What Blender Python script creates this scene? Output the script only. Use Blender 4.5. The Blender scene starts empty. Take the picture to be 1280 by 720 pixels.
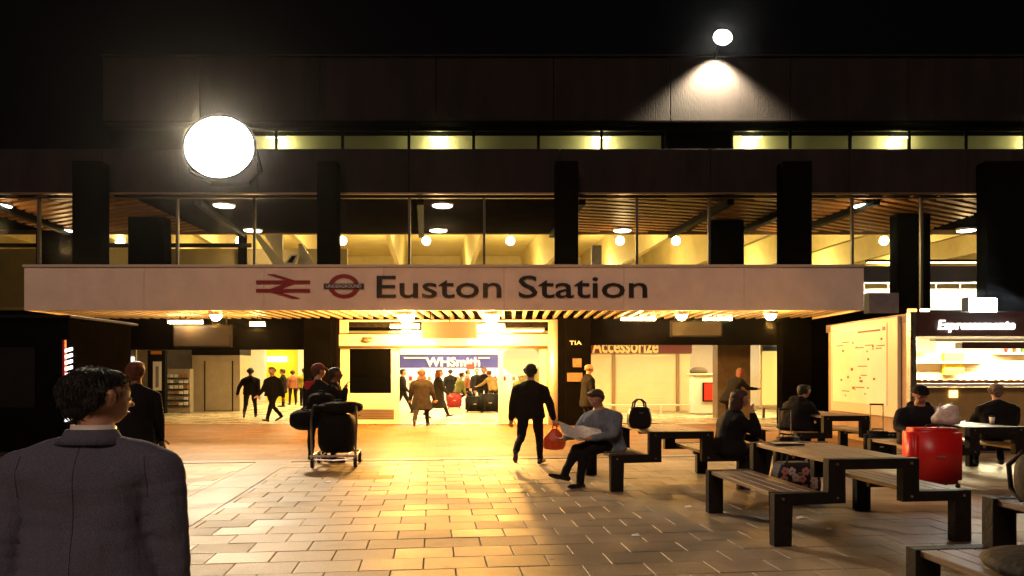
import bpy, bmesh, math, random
import numpy as np
from mathutils import Vector, Matrix
random.seed(7); np.random.seed(7)
S = bpy.context.scene
COL = S.collection
R = math.radians

# ------------------------------------------------------------------ camera
EYE = 1.55
cam = bpy.data.cameras.new('camera'); cam_o = bpy.data.objects.new('camera', cam); COL.objects.link(cam_o)
cam_o.location = (0, 0, EYE); cam_o.rotation_euler = (R(90), 0, 0)
cam.sensor_width = 36; cam.lens = 900 / 1280 * 36; cam.shift_y = 105 / 1280
cam.clip_start = .05; cam.clip_end = 800
S.camera = cam_o
# ------------------------------------------------------------------ night sky
W = bpy.data.worlds.new('World'); S.world = W; W.use_nodes = True
wn = W.node_tree.nodes; wl = W.node_tree.links
bg = wn['Background']
bg.inputs['Color'].default_value = (.55, .42, .5, 1)
bg.inputs['Strength'].default_value = .0016
# ------------------------------------------------------------------ faint glow of the city over the forecourt (lowered sun)
sun = bpy.data.lights.new('city_glow', 'SUN'); sun.energy = .76; sun.angle = R(20); sun.color = (1, .66, .5)
sun_o = bpy.data.objects.new('city_glow', sun); COL.objects.link(sun_o)
sun_o.rotation_euler = (R(48), 0, R(-16))
# ------------------------------------------------------------------ exposure
S.view_settings.view_transform = 'Standard'; S.view_settings.look = 'None'
S.view_settings.exposure = 0.25; S.view_settings.gamma = 1.0
S.view_settings.use_curve_mapping = False
S.cycles.max_bounces = 6; S.cycles.diffuse_bounces = 3; S.cycles.glossy_bounces = 3
S.cycles.transmission_bounces = 3; S.cycles.transparent_max_bounces = 8
S.cycles.sample_clamp_indirect = 4.0
S.cycles.use_denoising = True

def P(x, y, d):            # photograph position and distance -> place in the scene (metres)
    return Vector(((x - 640) * d / 900, d, EYE - (y - 465) * d / 900))
def PX(x, d): return (x - 640) * d / 900
def PZ(y, d): return EYE - (y - 465) * d / 900

# ------------------------------------------------------------------ materials
MAT = {}
def mat(name, col=(.5, .5, .5), rough=.6, metal=0., var=.0, scale=4., bump=0., bscale=60., emit=0., ecol=None, spec=.5, stretch=(1, 1, 1), col2=None):
    if name in MAT: return MAT[name]
    m = bpy.data.materials.new(name); m.use_nodes = True
    n = m.node_tree.nodes; l = m.node_tree.links; b = n['Principled BSDF']
    b.inputs['Base Color'].default_value = (*col, 1); b.inputs['Roughness'].default_value = rough
    b.inputs['Metallic'].default_value = metal; b.inputs['Specular IOR Level'].default_value = spec
    if var or bump:
        tc = n.new('ShaderNodeTexCoord'); mp = n.new('ShaderNodeMapping'); l.new(tc.outputs['Object'], mp.inputs[0])
        mp.inputs['Scale'].default_value = stretch
    if var:
        t = n.new('ShaderNodeTexNoise'); t.inputs['Scale'].default_value = scale; t.inputs['Detail'].default_value = 8
        t.inputs['Roughness'].default_value = .65
        l.new(mp.outputs[0], t.inputs['Vector'])
        r = n.new('ShaderNodeValToRGB'); l.new(t.outputs['Fac'], r.inputs[0])
        c2 = col2 or tuple(min(1, c * (1 + var)) for c in col); c1 = tuple(c * (1 - var) for c in col)
        r.color_ramp.elements[0].position = .3; r.color_ramp.elements[1].position = .7
        r.color_ramp.elements[0].color = (*c1, 1); r.color_ramp.elements[1].color = (*c2, 1)
        l.new(r.outputs[0], b.inputs['Base Color'])
        mr = n.new('ShaderNodeMapRange'); l.new(t.outputs['Fac'], mr.inputs[0]); mr.inputs[1].default_value = .3; mr.inputs[2].default_value = .7
        mr.inputs[3].default_value = max(.02, rough - .1); mr.inputs[4].default_value = min(1, rough + .1); l.new(mr.outputs[0], b.inputs['Roughness'])
    if bump:
        t2 = n.new('ShaderNodeTexNoise'); t2.inputs['Scale'].default_value = bscale; t2.inputs['Detail'].default_value = 6
        l.new(mp.outputs[0], t2.inputs['Vector'])
        bp = n.new('ShaderNodeBump'); bp.inputs['Strength'].default_value = bump; bp.inputs['Distance'].default_value = .02
        l.new(t2.outputs['Fac'], bp.inputs['Height']); l.new(bp.outputs[0], b.inputs['Normal'])
    if emit:
        b.inputs['Emission Color'].default_value = (*(ecol or col), 1); b.inputs['Emission Strength'].default_value = emit
    MAT[name] = m
    return m
def glass(name, tint=(.92, .95, .93), refl=1.0, rough=.02):
    m = bpy.data.materials.new(name); m.use_nodes = True
    n = m.node_tree.nodes; l = m.node_tree.links; n.clear()
    o = n.new('ShaderNodeOutputMaterial'); t = n.new('ShaderNodeBsdfTransparent'); g = n.new('ShaderNodeBsdfGlossy'); x = n.new('ShaderNodeMixShader')
    f = n.new('ShaderNodeFresnel'); f.inputs[0].default_value = 1.45
    t.inputs[0].default_value = (*tint, 1); g.inputs['Roughness'].default_value = rough; g.inputs[0].default_value = (refl, refl, refl, 1)
    l.new(f.outputs[0], x.inputs[0]); l.new(t.outputs[0], x.inputs[1]); l.new(g.outputs[0], x.inputs[2]); l.new(x.outputs[0], o.inputs[0])
    MAT[name] = m; return m
GLASS = glass('glass')
CONC = mat('dark_concrete', (.019, .014, .0145), .9, var=.6, scale=1.6, bump=.6, bscale=30, stretch=(1, 1, .22), spec=.2)
CONC2 = mat('stained_concrete_panel', (.014, .0105, .0105), .9, var=.6, scale=1.3, bump=.6, bscale=26, stretch=(1, 1, .2), spec=.2)
BLACK = mat('black_cladding', (.003, .0026, .0026), .9, var=.4, scale=3, spec=0.)
BLACKM = mat('black_metal', (.006, .0055, .0055), .6, var=.4, scale=6, spec=.12)
SIGNW = mat('off_white_sign_board', (.8, .68, .56), .5, var=.1, scale=1.6, bump=.06, bscale=9)
CREAM = mat('cream_paint', (.78, .68, .5), .4, var=.06, scale=2)
WHITE = mat('white_paint', (.8, .76, .68), .4, var=.05, scale=3)
STEEL = mat('brushed_steel', (.62, .6, .58), .3, 1., var=.12, scale=12, stretch=(1, 1, .1))
ALU = mat('bronze_mullion', (.16, .13, .1), .4, .6)
TIMBER = mat('varnished_timber_slat', (.34, .15, .05), .45, var=.3, scale=3, stretch=(.3, 4, 4))
LETTER = mat('near_black_letter', (.01, .007, .009), .45)
LOGORED = mat('dark_red_enamel', (.26, .012, .02), .45)
NAVY = mat('navy_enamel', (.03, .025, .06), .45)
PALE = mat('pale_print', (.75, .72, .66), .5)
WALLY = mat('ochre_wall_paint', (.6, .47, .22), .7, var=.12, scale=1.5)
BEIGE = mat('beige_laminate', (.42, .34, .22), .55, var=.12, scale=3)
GREYP = mat('grey_laminate', (.2, .19, .2), .55, var=.2, scale=4)
REDP = mat('red_plastic', (.5, .02, .02), .4)
RUBBER = mat('black_rubber', (.012, .012, .012), .7)

# ------------------------------------------------------------------ mesh helpers
class MB:
    def __init__(s): s.v = []; s.f = []
    def add(s, vs, fs):
        o = len(s.v); s.v += [tuple(q) for q in vs]; s.f += [tuple(i + o for i in f) for f in fs]; return s
    def box(s, x0, x1, y0, y1, z0, z1):
        return s.add([(x0, y0, z0), (x1, y0, z0), (x1, y1, z0), (x0, y1, z0), (x0, y0, z1), (x1, y0, z1), (x1, y1, z1), (x0, y1, z1)],
                     [(0, 3, 2, 1), (4, 5, 6, 7), (0, 1, 5, 4), (1, 2, 6, 5), (2, 3, 7, 6), (3, 0, 4, 7)])
    def prism(s, pts, y0, y1):      # outline in x,z pushed along y
        n = len(pts)
        a = sum(pts[i][0] * pts[(i + 1) % n][1] - pts[(i + 1) % n][0] * pts[i][1] for i in range(n))
        if a < 0: pts = pts[::-1]
        vs = [(x, y0, z) for x, z in pts] + [(x, y1, z) for x, z in pts]
        fs = [tuple(range(n)), tuple(range(2 * n - 1, n - 1, -1))]
        fs += [(i + n, (i + 1) % n + n, (i + 1) % n, i)for i in range(n)]
        return s.add(vs, fs)
    def tube(s, pts, r, seg=8, cap=True, close=False):
        pts = [Vector(p) for p in pts]; n = len(pts); rs = r if isinstance(r, (list, tuple)) else [r] * n
        vs = []; up = None
        for i, p in enumerate(pts):
            if close: t = pts[(i + 1) % n] - pts[i - 1]
            else: t = pts[min(i + 1, n - 1)] - pts[max(i - 1, 0)]
            t.normalize()
            if up is None or abs(up.dot(t)) > .95: up = Vector((0, 0, 1)) if abs(t.z) < .9 else Vector((1, 0, 0))
            a = up.cross(t).normalized(); b = t.cross(a).normalized(); up = b
            for k in range(seg):
                q = 2 * math.pi * k / seg; vs.append(p + (a * math.cos(q) + b * math.sin(q)) * rs[i])
        fs = []
        for i in range(n if close else n - 1):
            j = (i + 1) % n
            for k in range(seg):
                fs.append((i * seg + k, i * seg + (k + 1) % seg, j * seg + (k + 1) % seg, j * seg + k))
        if cap and not close: fs += [tuple(range(seg - 1, -1, -1)), tuple(range((n - 1) * seg, n * seg))]
        return s.add(vs, fs)
    def lathe(s, prof, c=(0, 0, 0), seg=20, axis='z', sx=1):
        vs = []; n = len(prof)
        for r, h in prof:
            for k in range(seg):
                q = 2 * math.pi * k / seg; x, y = r * math.cos(q), r * math.sin(q)
                p = (x * sx, y, h) if axis == 'z' else ((x * sx, h, y) if axis == 'y' else (h, x, y))
                vs.append((p[0] + c[0], p[1] + c[1], p[2] + c[2]))
        fs = [(i * seg + k, i * seg + (k + 1) % seg, (i + 1) * seg + (k + 1) % seg, (i + 1) * seg + k) for i in range(n - 1) for k in range(seg)]
        fs += [tuple(range(seg - 1, -1, -1)), tuple(range((n - 1) * seg, n * seg))]
        return s.add(vs, fs)
    def ball(s, c, rx, ry=None, rz=None, seg=12, rings=8):
        ry = ry or rx; rz = rz or rx
        pr = [(max(1e-4, math.sin(math.pi * i / rings)), -math.cos(math.pi * i / rings)) for i in range(rings + 1)]
        m = MB().lathe(pr, seg=seg)
        return s.add([(c[0] + x * rx, c[1] + y * ry, c[2] + z * rz) for x, y, z in m.v], m.f)
    def xf(s, M):
        s.v = [tuple(M @ Vector(p)) for p in s.v]; return s
    def build(s, name, m, parent=None, bevel=0, smooth=False, loc=None, segs=None):
        me = bpy.data.meshes.new(name); me.from_pydata(s.v, [], s.f)
        bm = bmesh.new(); bm.from_mesh(me)
        bmesh.ops.recalc_face_normals(bm, faces=bm.faces)
        if bevel: bmesh.ops.bevel(bm, geom=bm.edges[:], offset=bevel, segments=segs or (4 if bevel > .04 else 1), affect='EDGES', clamp_overlap=True)
        bm.to_mesh(me); bm.free()
        if smooth: me.shade_smooth()
        return link(name, me, m, parent, loc)
def link(name, me, m=None, parent=None, loc=None):
    o = bpy.data.objects.new(name, me); COL.objects.link(o)
    if m is not None and me is not None:
        for k in (m if isinstance(m, (list, tuple)) else [m]): me.materials.append(k)
    if parent: o.parent = parent
    if loc is not None: o.location = loc
    return o
def tag(o, label, cat, group=None):
    o['label'] = label; o['category'] = cat
    if group: o['group'] = group
    return o
def thing(name, label, cat, loc=(0, 0, 0), group=None, rz=0):
    o = bpy.data.objects.new(name, None); COL.objects.link(o); o.location = loc; o.rotation_euler = (0, 0, rz); o.empty_display_size = .2
    return tag(o, label, cat, group)
def struct(o): o['kind'] = 'structure'; return o
def stuff(o): o['kind'] = 'stuff'; return o
def bx(name, m, parent, x0, x1, y0, y1, z0, z1, bevel=0):
    return MB().box(x0, x1, y0, y1, z0, z1).build(name, m, parent, bevel)
def copy_tree(o, parent=None, loc=None):
    c = o.copy(); COL.objects.link(c)
    if parent: c.parent = parent
    if loc is not None: c.location = loc
    for ch in list(o.children): copy_tree(ch, c)
    return c
def light(kind, energy, color, parent=None, loc=(0, 0, 0), rot=(0, 0, 0), size=.1, spot=None, blend=.6, sizey=None, name='lamp_light'):
    L = bpy.data.lights.new(name, kind); L.energy = energy; L.color = color
    if kind == 'AREA':
        L.size = size
        if sizey: L.shape = 'RECTANGLE'; L.size_y = sizey
    else: L.shadow_soft_size = size
    if kind == 'SPOT': L.spot_size = R(spot or 100); L.spot_blend = blend
    o = bpy.data.objects.new(name, L); COL.objects.link(o); o.location = loc; o.rotation_euler = rot
    if parent: o.parent = parent
    return o
def text_islands(body, name, m, parent, x0, x1, z0, z1, y, depth=.03, bold=0., face=-1, shear=0.):
    """flat lettering as one mesh per letter, standing on the plane at y, read from -y"""
    c = bpy.data.curves.new('t', 'FONT'); c.body = body; c.size = 1; c.offset = bold; c.resolution_u = 3; c.shear = shear
    o = bpy.data.objects.new('t', c); COL.objects.link(o)
    me = bpy.data.meshes.new_from_object(o.evaluated_get(bpy.context.evaluated_depsgraph_get()))
    COL.objects.unlink(o); bpy.data.objects.remove(o)
    V = [v.co.copy() for v in me.vertices]; F = [tuple(p.vertices) for p in me.polygons]
    par = list(range(len(V)))
    # weld by position so that islands are found
    key = {}
    for i, v in enumerate(V):
        k = (round(v.x, 5), round(v.y, 5))
        if k in key: par[i] = key[k]
        else: key[k] = i
    def find(i):
        while par[i] != i: par[i] = par[par[i]]; i = par[i]
        return i
    for f in F:
        for j in f[1:]: par[find(j)] = find(f[0])
    isl = {}
    for f in F: isl.setdefault(find(f[0]), []).append(f)
    groups = []
    for fs in isl.values():
        xs = [V[i].x for f in fs for i in f]; groups.append([min(xs), max(xs), fs])
    groups.sort(key=lambda g: g[0]); merged = []
    for g in groups:                       # a dot over an i belongs to its stem
        if merged and g[0] < merged[-1][1] - .02 and (g[1] - g[0] < .16 or merged[-1][1] - merged[-1][0] < .16) and g[1] <= merged[-1][1] + .03:
            merged[-1][2] += g[2]; merged[-1][1] = max(merged[-1][1], g[1])
        else: merged.append(g)
    ax0 = min(v.x for v in V); ax1 = max(v.x for v in V)
    az1 = max(v.y for v in V); az0 = 0
    out = []
    for g in merged:
        ids = sorted({i for f in g[2] for i in f}); mp = {q: k for k, q in enumerate(ids)}
        vs = []
        for i in ids:
            vs.append((x0 + (V[i].x - ax0) / (ax1 - ax0) * (x1 - x0), y, z0 + (V[i].y - az0) / (az1 - az0) * (z1 - z0)))
        me2 = bpy.data.meshes.new(name); me2.from_pydata(vs, [], [tuple(mp[i] for i in f) for f in g[2]])
        bm = bmesh.new(); bm.from_mesh(me2); bmesh.ops.remove_doubles(bm, verts=bm.verts, dist=1e-5)
        r = bmesh.ops.extrude_face_region(bm, geom=bm.faces[:])
        bmesh.ops.translate(bm, vec=(0, face * depth, 0), verts=[e for e in r['geom'] if isinstance(e, bmesh.types.BMVert)])
        bmesh.ops.recalc_face_normals(bm, faces=bm.faces); bm.to_mesh(me2); bm.free()
        out.append(link(name, me2, m, parent))
    bpy.data.meshes.remove(me)
    return out

# ================================================================== GROUND
def slab_material():
    m = bpy.data.materials.new('worn_paving_slab'); m.use_nodes = True
    n = m.node_tree.nodes; l = m.node_tree.links; b = n['Principled BSDF']
    g = n.new('ShaderNodeNewGeometry'); oi = n.new('ShaderNodeObjectInfo')
    t = n.new('ShaderNodeTexNoise'); t.inputs['Scale'].default_value = 1.1; t.inputs['Detail'].default_value = 7; l.new(g.outputs['Position'], t.inputs['Vector'])
    t2 = n.new('ShaderNodeTexNoise'); t2.inputs['Scale'].default_value = 55; t2.inputs['Detail'].default_value = 5; l.new(g.outputs['Position'], t2.inputs['Vector'])
    # each slab its own tone
    wn_ = n.new('ShaderNodeTexWhiteNoise'); wn_.noise_dimensions = '1D'
    ad = n.new('ShaderNodeMath'); ad.operation = 'ADD'; l.new(oi.outputs['Random'], ad.inputs[0]); l.new(g.outputs['Random Per Island'], ad.inputs[1])
    l.new(ad.outputs[0], wn_.inputs['W'])
    r = n.new('ShaderNodeValToRGB'); l.new(t.outputs['Fac'], r.inputs[0])
    r.color_ramp.elements[0].position = .3; r.color_ramp.elements[0].color = (.19, .14, .085, 1)
    r.color_ramp.elements[1].position = .72; r.color_ramp.elements[1].color = (.35, .265, .165, 1)
    hs = n.new('ShaderNodeHueSaturation'); l.new(r.outputs[0], hs.inputs['Color'])
    mr = n.new('ShaderNodeMapRange'); l.new(wn_.outputs['Value'], mr.inputs[0]); mr.inputs[3].default_value = .84; mr.inputs[4].default_value = 1.14
    l.new(mr.outputs[0], hs.inputs['Value'])
    mx = n.new('ShaderNodeMixRGB'); mx.blend_type = 'OVERLAY'; mx.inputs[0].default_value = .45; l.new(hs.outputs[0], mx.inputs[1]); l.new(t2.outputs['Fac'], mx.inputs[2])
    # trodden gum spots and dark stains
    vo = n.new('ShaderNodeTexVoronoi'); vo.inputs['Scale'].default_value = 2.6; vo.inputs['Randomness'].default_value = 1; l.new(g.outputs['Position'], vo.inputs['Vector'])
    vr = n.new('ShaderNodeMapRange'); l.new(vo.outputs['Distance'], vr.inputs[0]); vr.inputs[1].default_value = .05; vr.inputs[2].default_value = .075; vr.inputs[3].default_value = .45; vr.inputs[4].default_value = 1
    t4 = n.new('ShaderNodeTexNoise'); t4.inputs['Scale'].default_value = .55; t4.inputs['Detail'].default_value = 9; t4.inputs['Distortion'].default_value = 1.2; l.new(g.outputs['Position'], t4.inputs['Vector'])
    sr = n.new('ShaderNodeMapRange'); l.new(t4.outputs['Fac'], sr.inputs[0]); sr.inputs[1].default_value = .36; sr.inputs[2].default_value = .52; sr.inputs[3].default_value = .5; sr.inputs[4].default_value = 1
    mm = n.new('ShaderNodeMath'); mm.operation = 'MULTIPLY'; l.new(vr.outputs[0], mm.inputs[0]); l.new(sr.outputs[0], mm.inputs[1])
    m2 = n.new('ShaderNodeMixRGB'); m2.blend_type = 'MULTIPLY'; m2.inputs[0].default_value = 1; l.new(mx.outputs[0], m2.inputs[1]); l.new(mm.outputs[0], m2.inputs[2])
    l.new(m2.outputs[0], b.inputs['Base Color'])
    rr = n.new('ShaderNodeMapRange'); l.new(wn_.outputs['Value'], rr.inputs[0]); rr.inputs[3].default_value = .5; rr.inputs[4].default_value = .64
    ra = n.new('ShaderNodeMath'); ra.operation = 'MULTIPLY_ADD'; l.new(t.outputs['Fac'], ra.inputs[0]); ra.inputs[1].default_value = .22; l.new(rr.outputs[0], ra.inputs[2])
    sb_ = n.new('ShaderNodeMath'); sb_.operation = 'SUBTRACT'; sb_.inputs[1].default_value = .11; l.new(ra.outputs[0], sb_.inputs[0]); l.new(sb_.outputs[0], b.inputs['Roughness'])
    bp = n.new('ShaderNodeBump'); bp.inputs['Strength'].default_value = .45; bp.inputs['Distance'].default_value = .004; l.new(t2.outputs['Fac'], bp.inputs['Height'])
    t3 = n.new('ShaderNodeTexNoise'); t3.inputs['Scale'].default_value = 5; t3.inputs['Detail'].default_value = 3; l.new(g.outputs['Position'], t3.inputs['Vector'])
    bp2 = n.new('ShaderNodeBump'); bp2.inputs['Strength'].default_value = .3; bp2.inputs['Distance'].default_value = .012; l.new(t3.outputs['Fac'], bp2.inputs['Height']); l.new(bp.outputs[0], bp2.inputs['Normal'])
    l.new(bp2.outputs[0], b.inputs['Normal'])
    b.inputs['Specular IOR Level'].default_value = .7
    return m
SLAB = slab_material()
def apron_material():
    m = bpy.data.materials.new('entrance_paviours'); m.use_nodes = True
    n = m.node_tree.nodes; l = m.node_tree.links; b = n['Principled BSDF']
    g = n.new('ShaderNodeNewGeometry')
    mp = n.new('ShaderNodeMapping'); mp.inputs['Rotation'].default_value = (0, 0, R(-6)); l.new(g.outputs['Position'], mp.inputs[0])
    br = n.new('ShaderNodeTexBrick'); br.inputs['Scale'].default_value = 1.0; br.inputs['Brick Width'].default_value = .5; br.inputs['Row Height'].default_value = .35
    br.inputs['Mortar Size'].default_value = .008; br.inputs['Color1'].default_value = (.2, .1, .026, 1); br.inputs['Color2'].default_value = (.125, .06, .015, 1); br.inputs['Mortar'].default_value = (.05, .035, .025, 1)
    l.new(mp.outputs[0], br.inputs['Vector'])
    t = n.new('ShaderNodeTexNoise'); t.inputs['Scale'].default_value = .8; t.inputs['Detail'].default_value = 8; l.new(g.outputs['Position'], t.inputs['Vector'])
    mx = n.new('ShaderNodeMixRGB'); mx.blend_type = 'OVERLAY'; mx.inputs[0].default_value = .7; l.new(br.outputs[0], mx.inputs[1]); l.new(t.outputs['Fac'], mx.inputs[2])
    l.new(mx.outputs[0], b.inputs['Base Color'])
    mr = n.new('ShaderNodeMapRange'); l.new(t.outputs['Fac'], mr.inputs[0]); mr.inputs[1].default_value = .3; mr.inputs[2].default_value = .7; mr.inputs[3].default_value = .5; mr.inputs[4].default_value = .7; b.inputs['Specular IOR Level'].default_value = .3
    l.new(mr.outputs[0], b.inputs['Roughness'])
    bp = n.new('ShaderNodeBump'); bp.inputs['Strength'].default_value = .5; bp.inputs['Distance'].default_value = .004; l.new(br.outputs['Fac'], bp.inputs['Height']); bp.invert = True
    l.new(bp.outputs[0], b.inputs['Normal'])
    return m
APRON = apron_material()
MORTAR = mat('dark_paving_joint', (.08, .06, .04), .8, var=.3, scale=5)
STRIP = mat('grey_granite_strip', (.12, .105, .1), .5, var=.3, scale=2, bump=.3, bscale=60)
FLOORIN = mat('polished_hall_floor', (.5, .42, .27), .28, var=.15, scale=1.2)

ground = struct(MB().add([(-260, -160, -.02), (260, -160, -.02), (260, 300, -.02), (-260, 300, -.02)], [(0, 1, 2, 3)]).build('ground', MORTAR))
YAW = R(6.3)                                      # the paving is laid a little askew to the camera
RM = Matrix.Rotation(YAW, 4, 'Z')
GUT = 12.9                                        # the channel between forecourt and entrance apron, in paving coordinates
def pav_to_world(u, v): q = RM @ Vector((u, v, 0)); return q.x, q.y
forecourt = struct(link('forecourt_paving', None)); forecourt.rotation_euler = (0, 0, YAW)
SW, SD, J = .505, .35, .008
slabs = []
v = -2.0; row = 0
STRIPU = (-3.02, -2.42)
while v + SD < GUT - .1:
    off = 0 if row % 2 else SW / 2
    u = -24 - .06 + off
    while u < 24:
        a0, a1 = u, u + SW
        pieces = []
        if a1 <= STRIPU[0] or a0 >= STRIPU[1]: pieces = [(a0, a1)]
        else:
            if a0 < STRIPU[0]: pieces.append((a0, STRIPU[0]))
            if a1 > STRIPU[1]: pieces.append((STRIPU[1], a1))
        for a, b in pieces:
            if b - a > .06: slabs.append((a, b, v, v + SD))
        u += SW
    v += SD; row += 1
def in_view(s):
    x, y = pav_to_world((s[0] + s[1]) / 2, (s[2] + s[3]) / 2)
    if y < 3: return None
    px = 640 + x / y * 900; py = 465 + EYE / y * 900
    if not (-30 < px < 1310 and py < 735): return None
    if px < 235 and y > 3.4: return None            # behind the man in front
    return y
vis = sorted([(in_view(s), s) for s in slabs if in_view(s)], key=lambda q: q[0])
single = set(s for _, s in vis[:296])
base_me = {}
for s in slabs:
    if s not in single: continue
    w = round(s[1] - s[0], 3)
    if w not in base_me:
        hw, hd = w / 2 - J / 2, SD / 2 - J / 2
        b = MB().box(-hw, hw, -hd, hd, -.018, 0)
        me = bpy.data.meshes.new('paving_slab'); me.from_pydata(b.v, [], b.f)
        bm = bmesh.new(); bm.from_mesh(me); top = [e for e in bm.edges if all(abs(q.co.z) < 1e-5 for q in e.verts)]
        bmesh.ops.bevel(bm, geom=top, offset=.004, segments=1, affect='EDGES'); bm.to_mesh(me); bm.free()
        me.materials.append(SLAB); base_me[w] = me
    o = bpy.data.objects.new('paving_slab', base_me[w]); COL.objects.link(o); o.parent = forecourt
    o.location = ((s[0] + s[1]) / 2, (s[2] + s[3]) / 2, random.uniform(-.002, .0015))
    o.rotation_euler = (random.gauss(0, .003), random.gauss(0, .003), 0)
rest = MB()
for s in slabs:
    if s in single: continue
    z = random.uniform(-.0025, .001)
    rest.box(s[0] + J / 2, s[1] - J / 2, s[2] + J / 2, s[3] - J / 2, -.018, z)
stuff(rest.build('paving_slabs_beyond', SLAB, forecourt))
v = -2.0
while v < GUT - .2:
    e = min(v + 1.2, GUT - .1)
    bx('strip_slab', STRIP, forecourt, STRIPU[0] + .006, STRIPU[1] - .006, v + .004, e - .004, -.018, .0, .003); v += 1.2
# drainage channel and entrance apron
bx('channel_slab', STRIP, forecourt, -24, 24, GUT - .05, GUT + .28, -.018, -.006)
def wpt(u, v, z=0): q = RM @ Vector((u, v, 0)); return (q.x, q.y, z)
struct(MB().add([wpt(-40, GUT + .3, -.004), wpt(40, GUT + .3, -.004), (40, 24, -.004), (-40, 24, -.004)], [(0, 1, 2, 3)]).build('entrance_apron', APRON))
struct(bx('hall_floor', FLOORIN, None, -30, 30, 21.5, 62, -.015, .002))

# ================================================================== STATION BUILDING
bld = thing('station_building', 'long dark concrete station building with lit glazed upper floor and white name canopy', 'building', (0, 21.5, 0))
B = Matrix.Translation((0, -21.5, 0))
_bl = link
def part(mb, name, m, parent=None, bevel=0, smooth=False):
    """a part of the building, written in world coordinates"""
    o = mb.build(name, m, None, bevel, smooth)
    o.parent = parent or bld
    o.matrix_parent_inverse = B
    return o
def subpart(o, parent):
    o.parent = parent; o.matrix_parent_inverse = Matrix.Identity(4); return o
def pbox(name, m, x0, x1, y0, y1, z0, z1, bevel=0): return part(MB().box(x0, x1, y0, y1, z0, z1), name, m, None, bevel)

DF = 21.5                        # facade plane
# ---- canopy with the station's name
CX0, CX1, CZ0, CZ1, CD = PX(30, 18), PX(1080, 18), PZ(388, 18), PZ(331.5, 18), 18.0
can = part(MB().box(CX0 + .03, CX1 - .03, CD + .08, 21.35, CZ0 + .14, CZ1 - .06), 'canopy', BLACK)
nP = 7
edges = [CX0 + (CX1 - CX0) * i / nP for i in range(nP + 1)]
for i in range(nP):
    subpart(MB().box(edges[i] + .003, edges[i + 1] - .003, CD, CD + .078, CZ0, CZ1 - .05).build('sign_panel', SIGNW, None, .004), can)
subpart(MB().box(CX0 - .02, CX1 + .02, CD - .03, CD + .12, CZ1 - .048, CZ1 + .015).build('top_capping', mat('pale_metal_capping', (.7, .66, .55), .35, .3)), can)
subpart(MB().box(CX0 - .006, CX0 + .028, CD + .08, 21.3, CZ0, CZ1 - .05).build('end_panel', SIGNW), can)
subpart(MB().box(CX1 - .028, CX1 + .006, CD + .08, 21.3, CZ0, CZ1 - .05).build('end_panel', SIGNW), can)
for o in text_islands('Euston Station', 'letter', LETTER, None, PX(471, 18), PX(809, 18), PZ(372, 18), PZ(344.5, 18), CD - .002, .025, .007): subpart(o, can)
SLATM = mat('soffit_slat_paint', (.36, .3, .22), .45, var=.2, scale=4)
x = CX0 + .2
while x < CX1 - .1:
    subpart(MB().box(x, x + .09, CD + .16, 21.3, CZ0 + .03, CZ0 + .138).build('soffit_slat', SLATM), can); x += .3
# double arrow emblem
def zpt(zx, zy): return (PX(310 + zx / 7.53, 18), PZ(330 + zy / 7.53, 18))
def emb(pts, name, m, dep):
    o = MB().prism([zpt(*p) for p in pts], CD - .002 - dep, CD - .002).build(name, m); subpart(o, can); return o
emb([(78, 155), (585, 155), (585, 188), (78, 188)], 'emblem_bar', LOGORED, .020)
emb([(78, 235), (585, 235), (585, 268), (78, 268)], 'emblem_bar', LOGORED, .020)
emb([(180, 96), (250, 96), (450, 157), (380, 160)], 'emblem_arrow_stroke', LOGORED, .023)
emb([(345, 186), (440, 186), (300, 237), (205, 237)], 'emblem_arrow_stroke', LOGORED, .017)
emb([(215, 266), (300, 266), (490, 322), (420, 326)], 'emblem_arrow_stroke', LOGORED, .023)
# roundel
rc = (PX(430, 18), PZ(357.8, 18)); rw, rh = 19.3 * 18 / 900, 15 * 18 / 900
ring = MB(); N = 40
vs = []
for q in range(N):
    a = 2 * math.pi * q / N
    for k, dep in ((1, 0), (1, .02), (.7, .02), (.7, 0)):
        vs.append((rc[0] + rw * k * math.cos(a), CD - .002 - dep, rc[1] + rh * k * math.sin(a)))
ring.add(vs, [(q * 4 + k, q * 4 + (k + 1) % 4, ((q + 1) % N) * 4 + (k + 1) % 4, ((q + 1) % N) * 4 + k) for q in range(N) for k in range(4)])
subpart(ring.build('roundel_ring', LOGORED), can)
subpart(MB().box(PX(405, 18), PX(455, 18), CD - .032, CD - .002, PZ(361.2, 18), PZ(354.6, 18)).build('roundel_bar', NAVY), can)
for o in text_islands('UNDERGROUND', 'roundel_letter', PALE, None, PX(408, 18), PX(452, 18), PZ(359.8, 18), PZ(355.8, 18), CD - .033, .003): subpart(o, can)

# ---- pillars
PIL = [(90, 126), (396, 421), (694, 723), (978, 1015), (1233, 1282), (-190, -150)]
for a, b in PIL:
    pbox('pillar', BLACK, PX(a, 21.0), PX(b, 21.0), 21.0, 21.46, 0, PZ(201, 21.0), .012)
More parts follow.
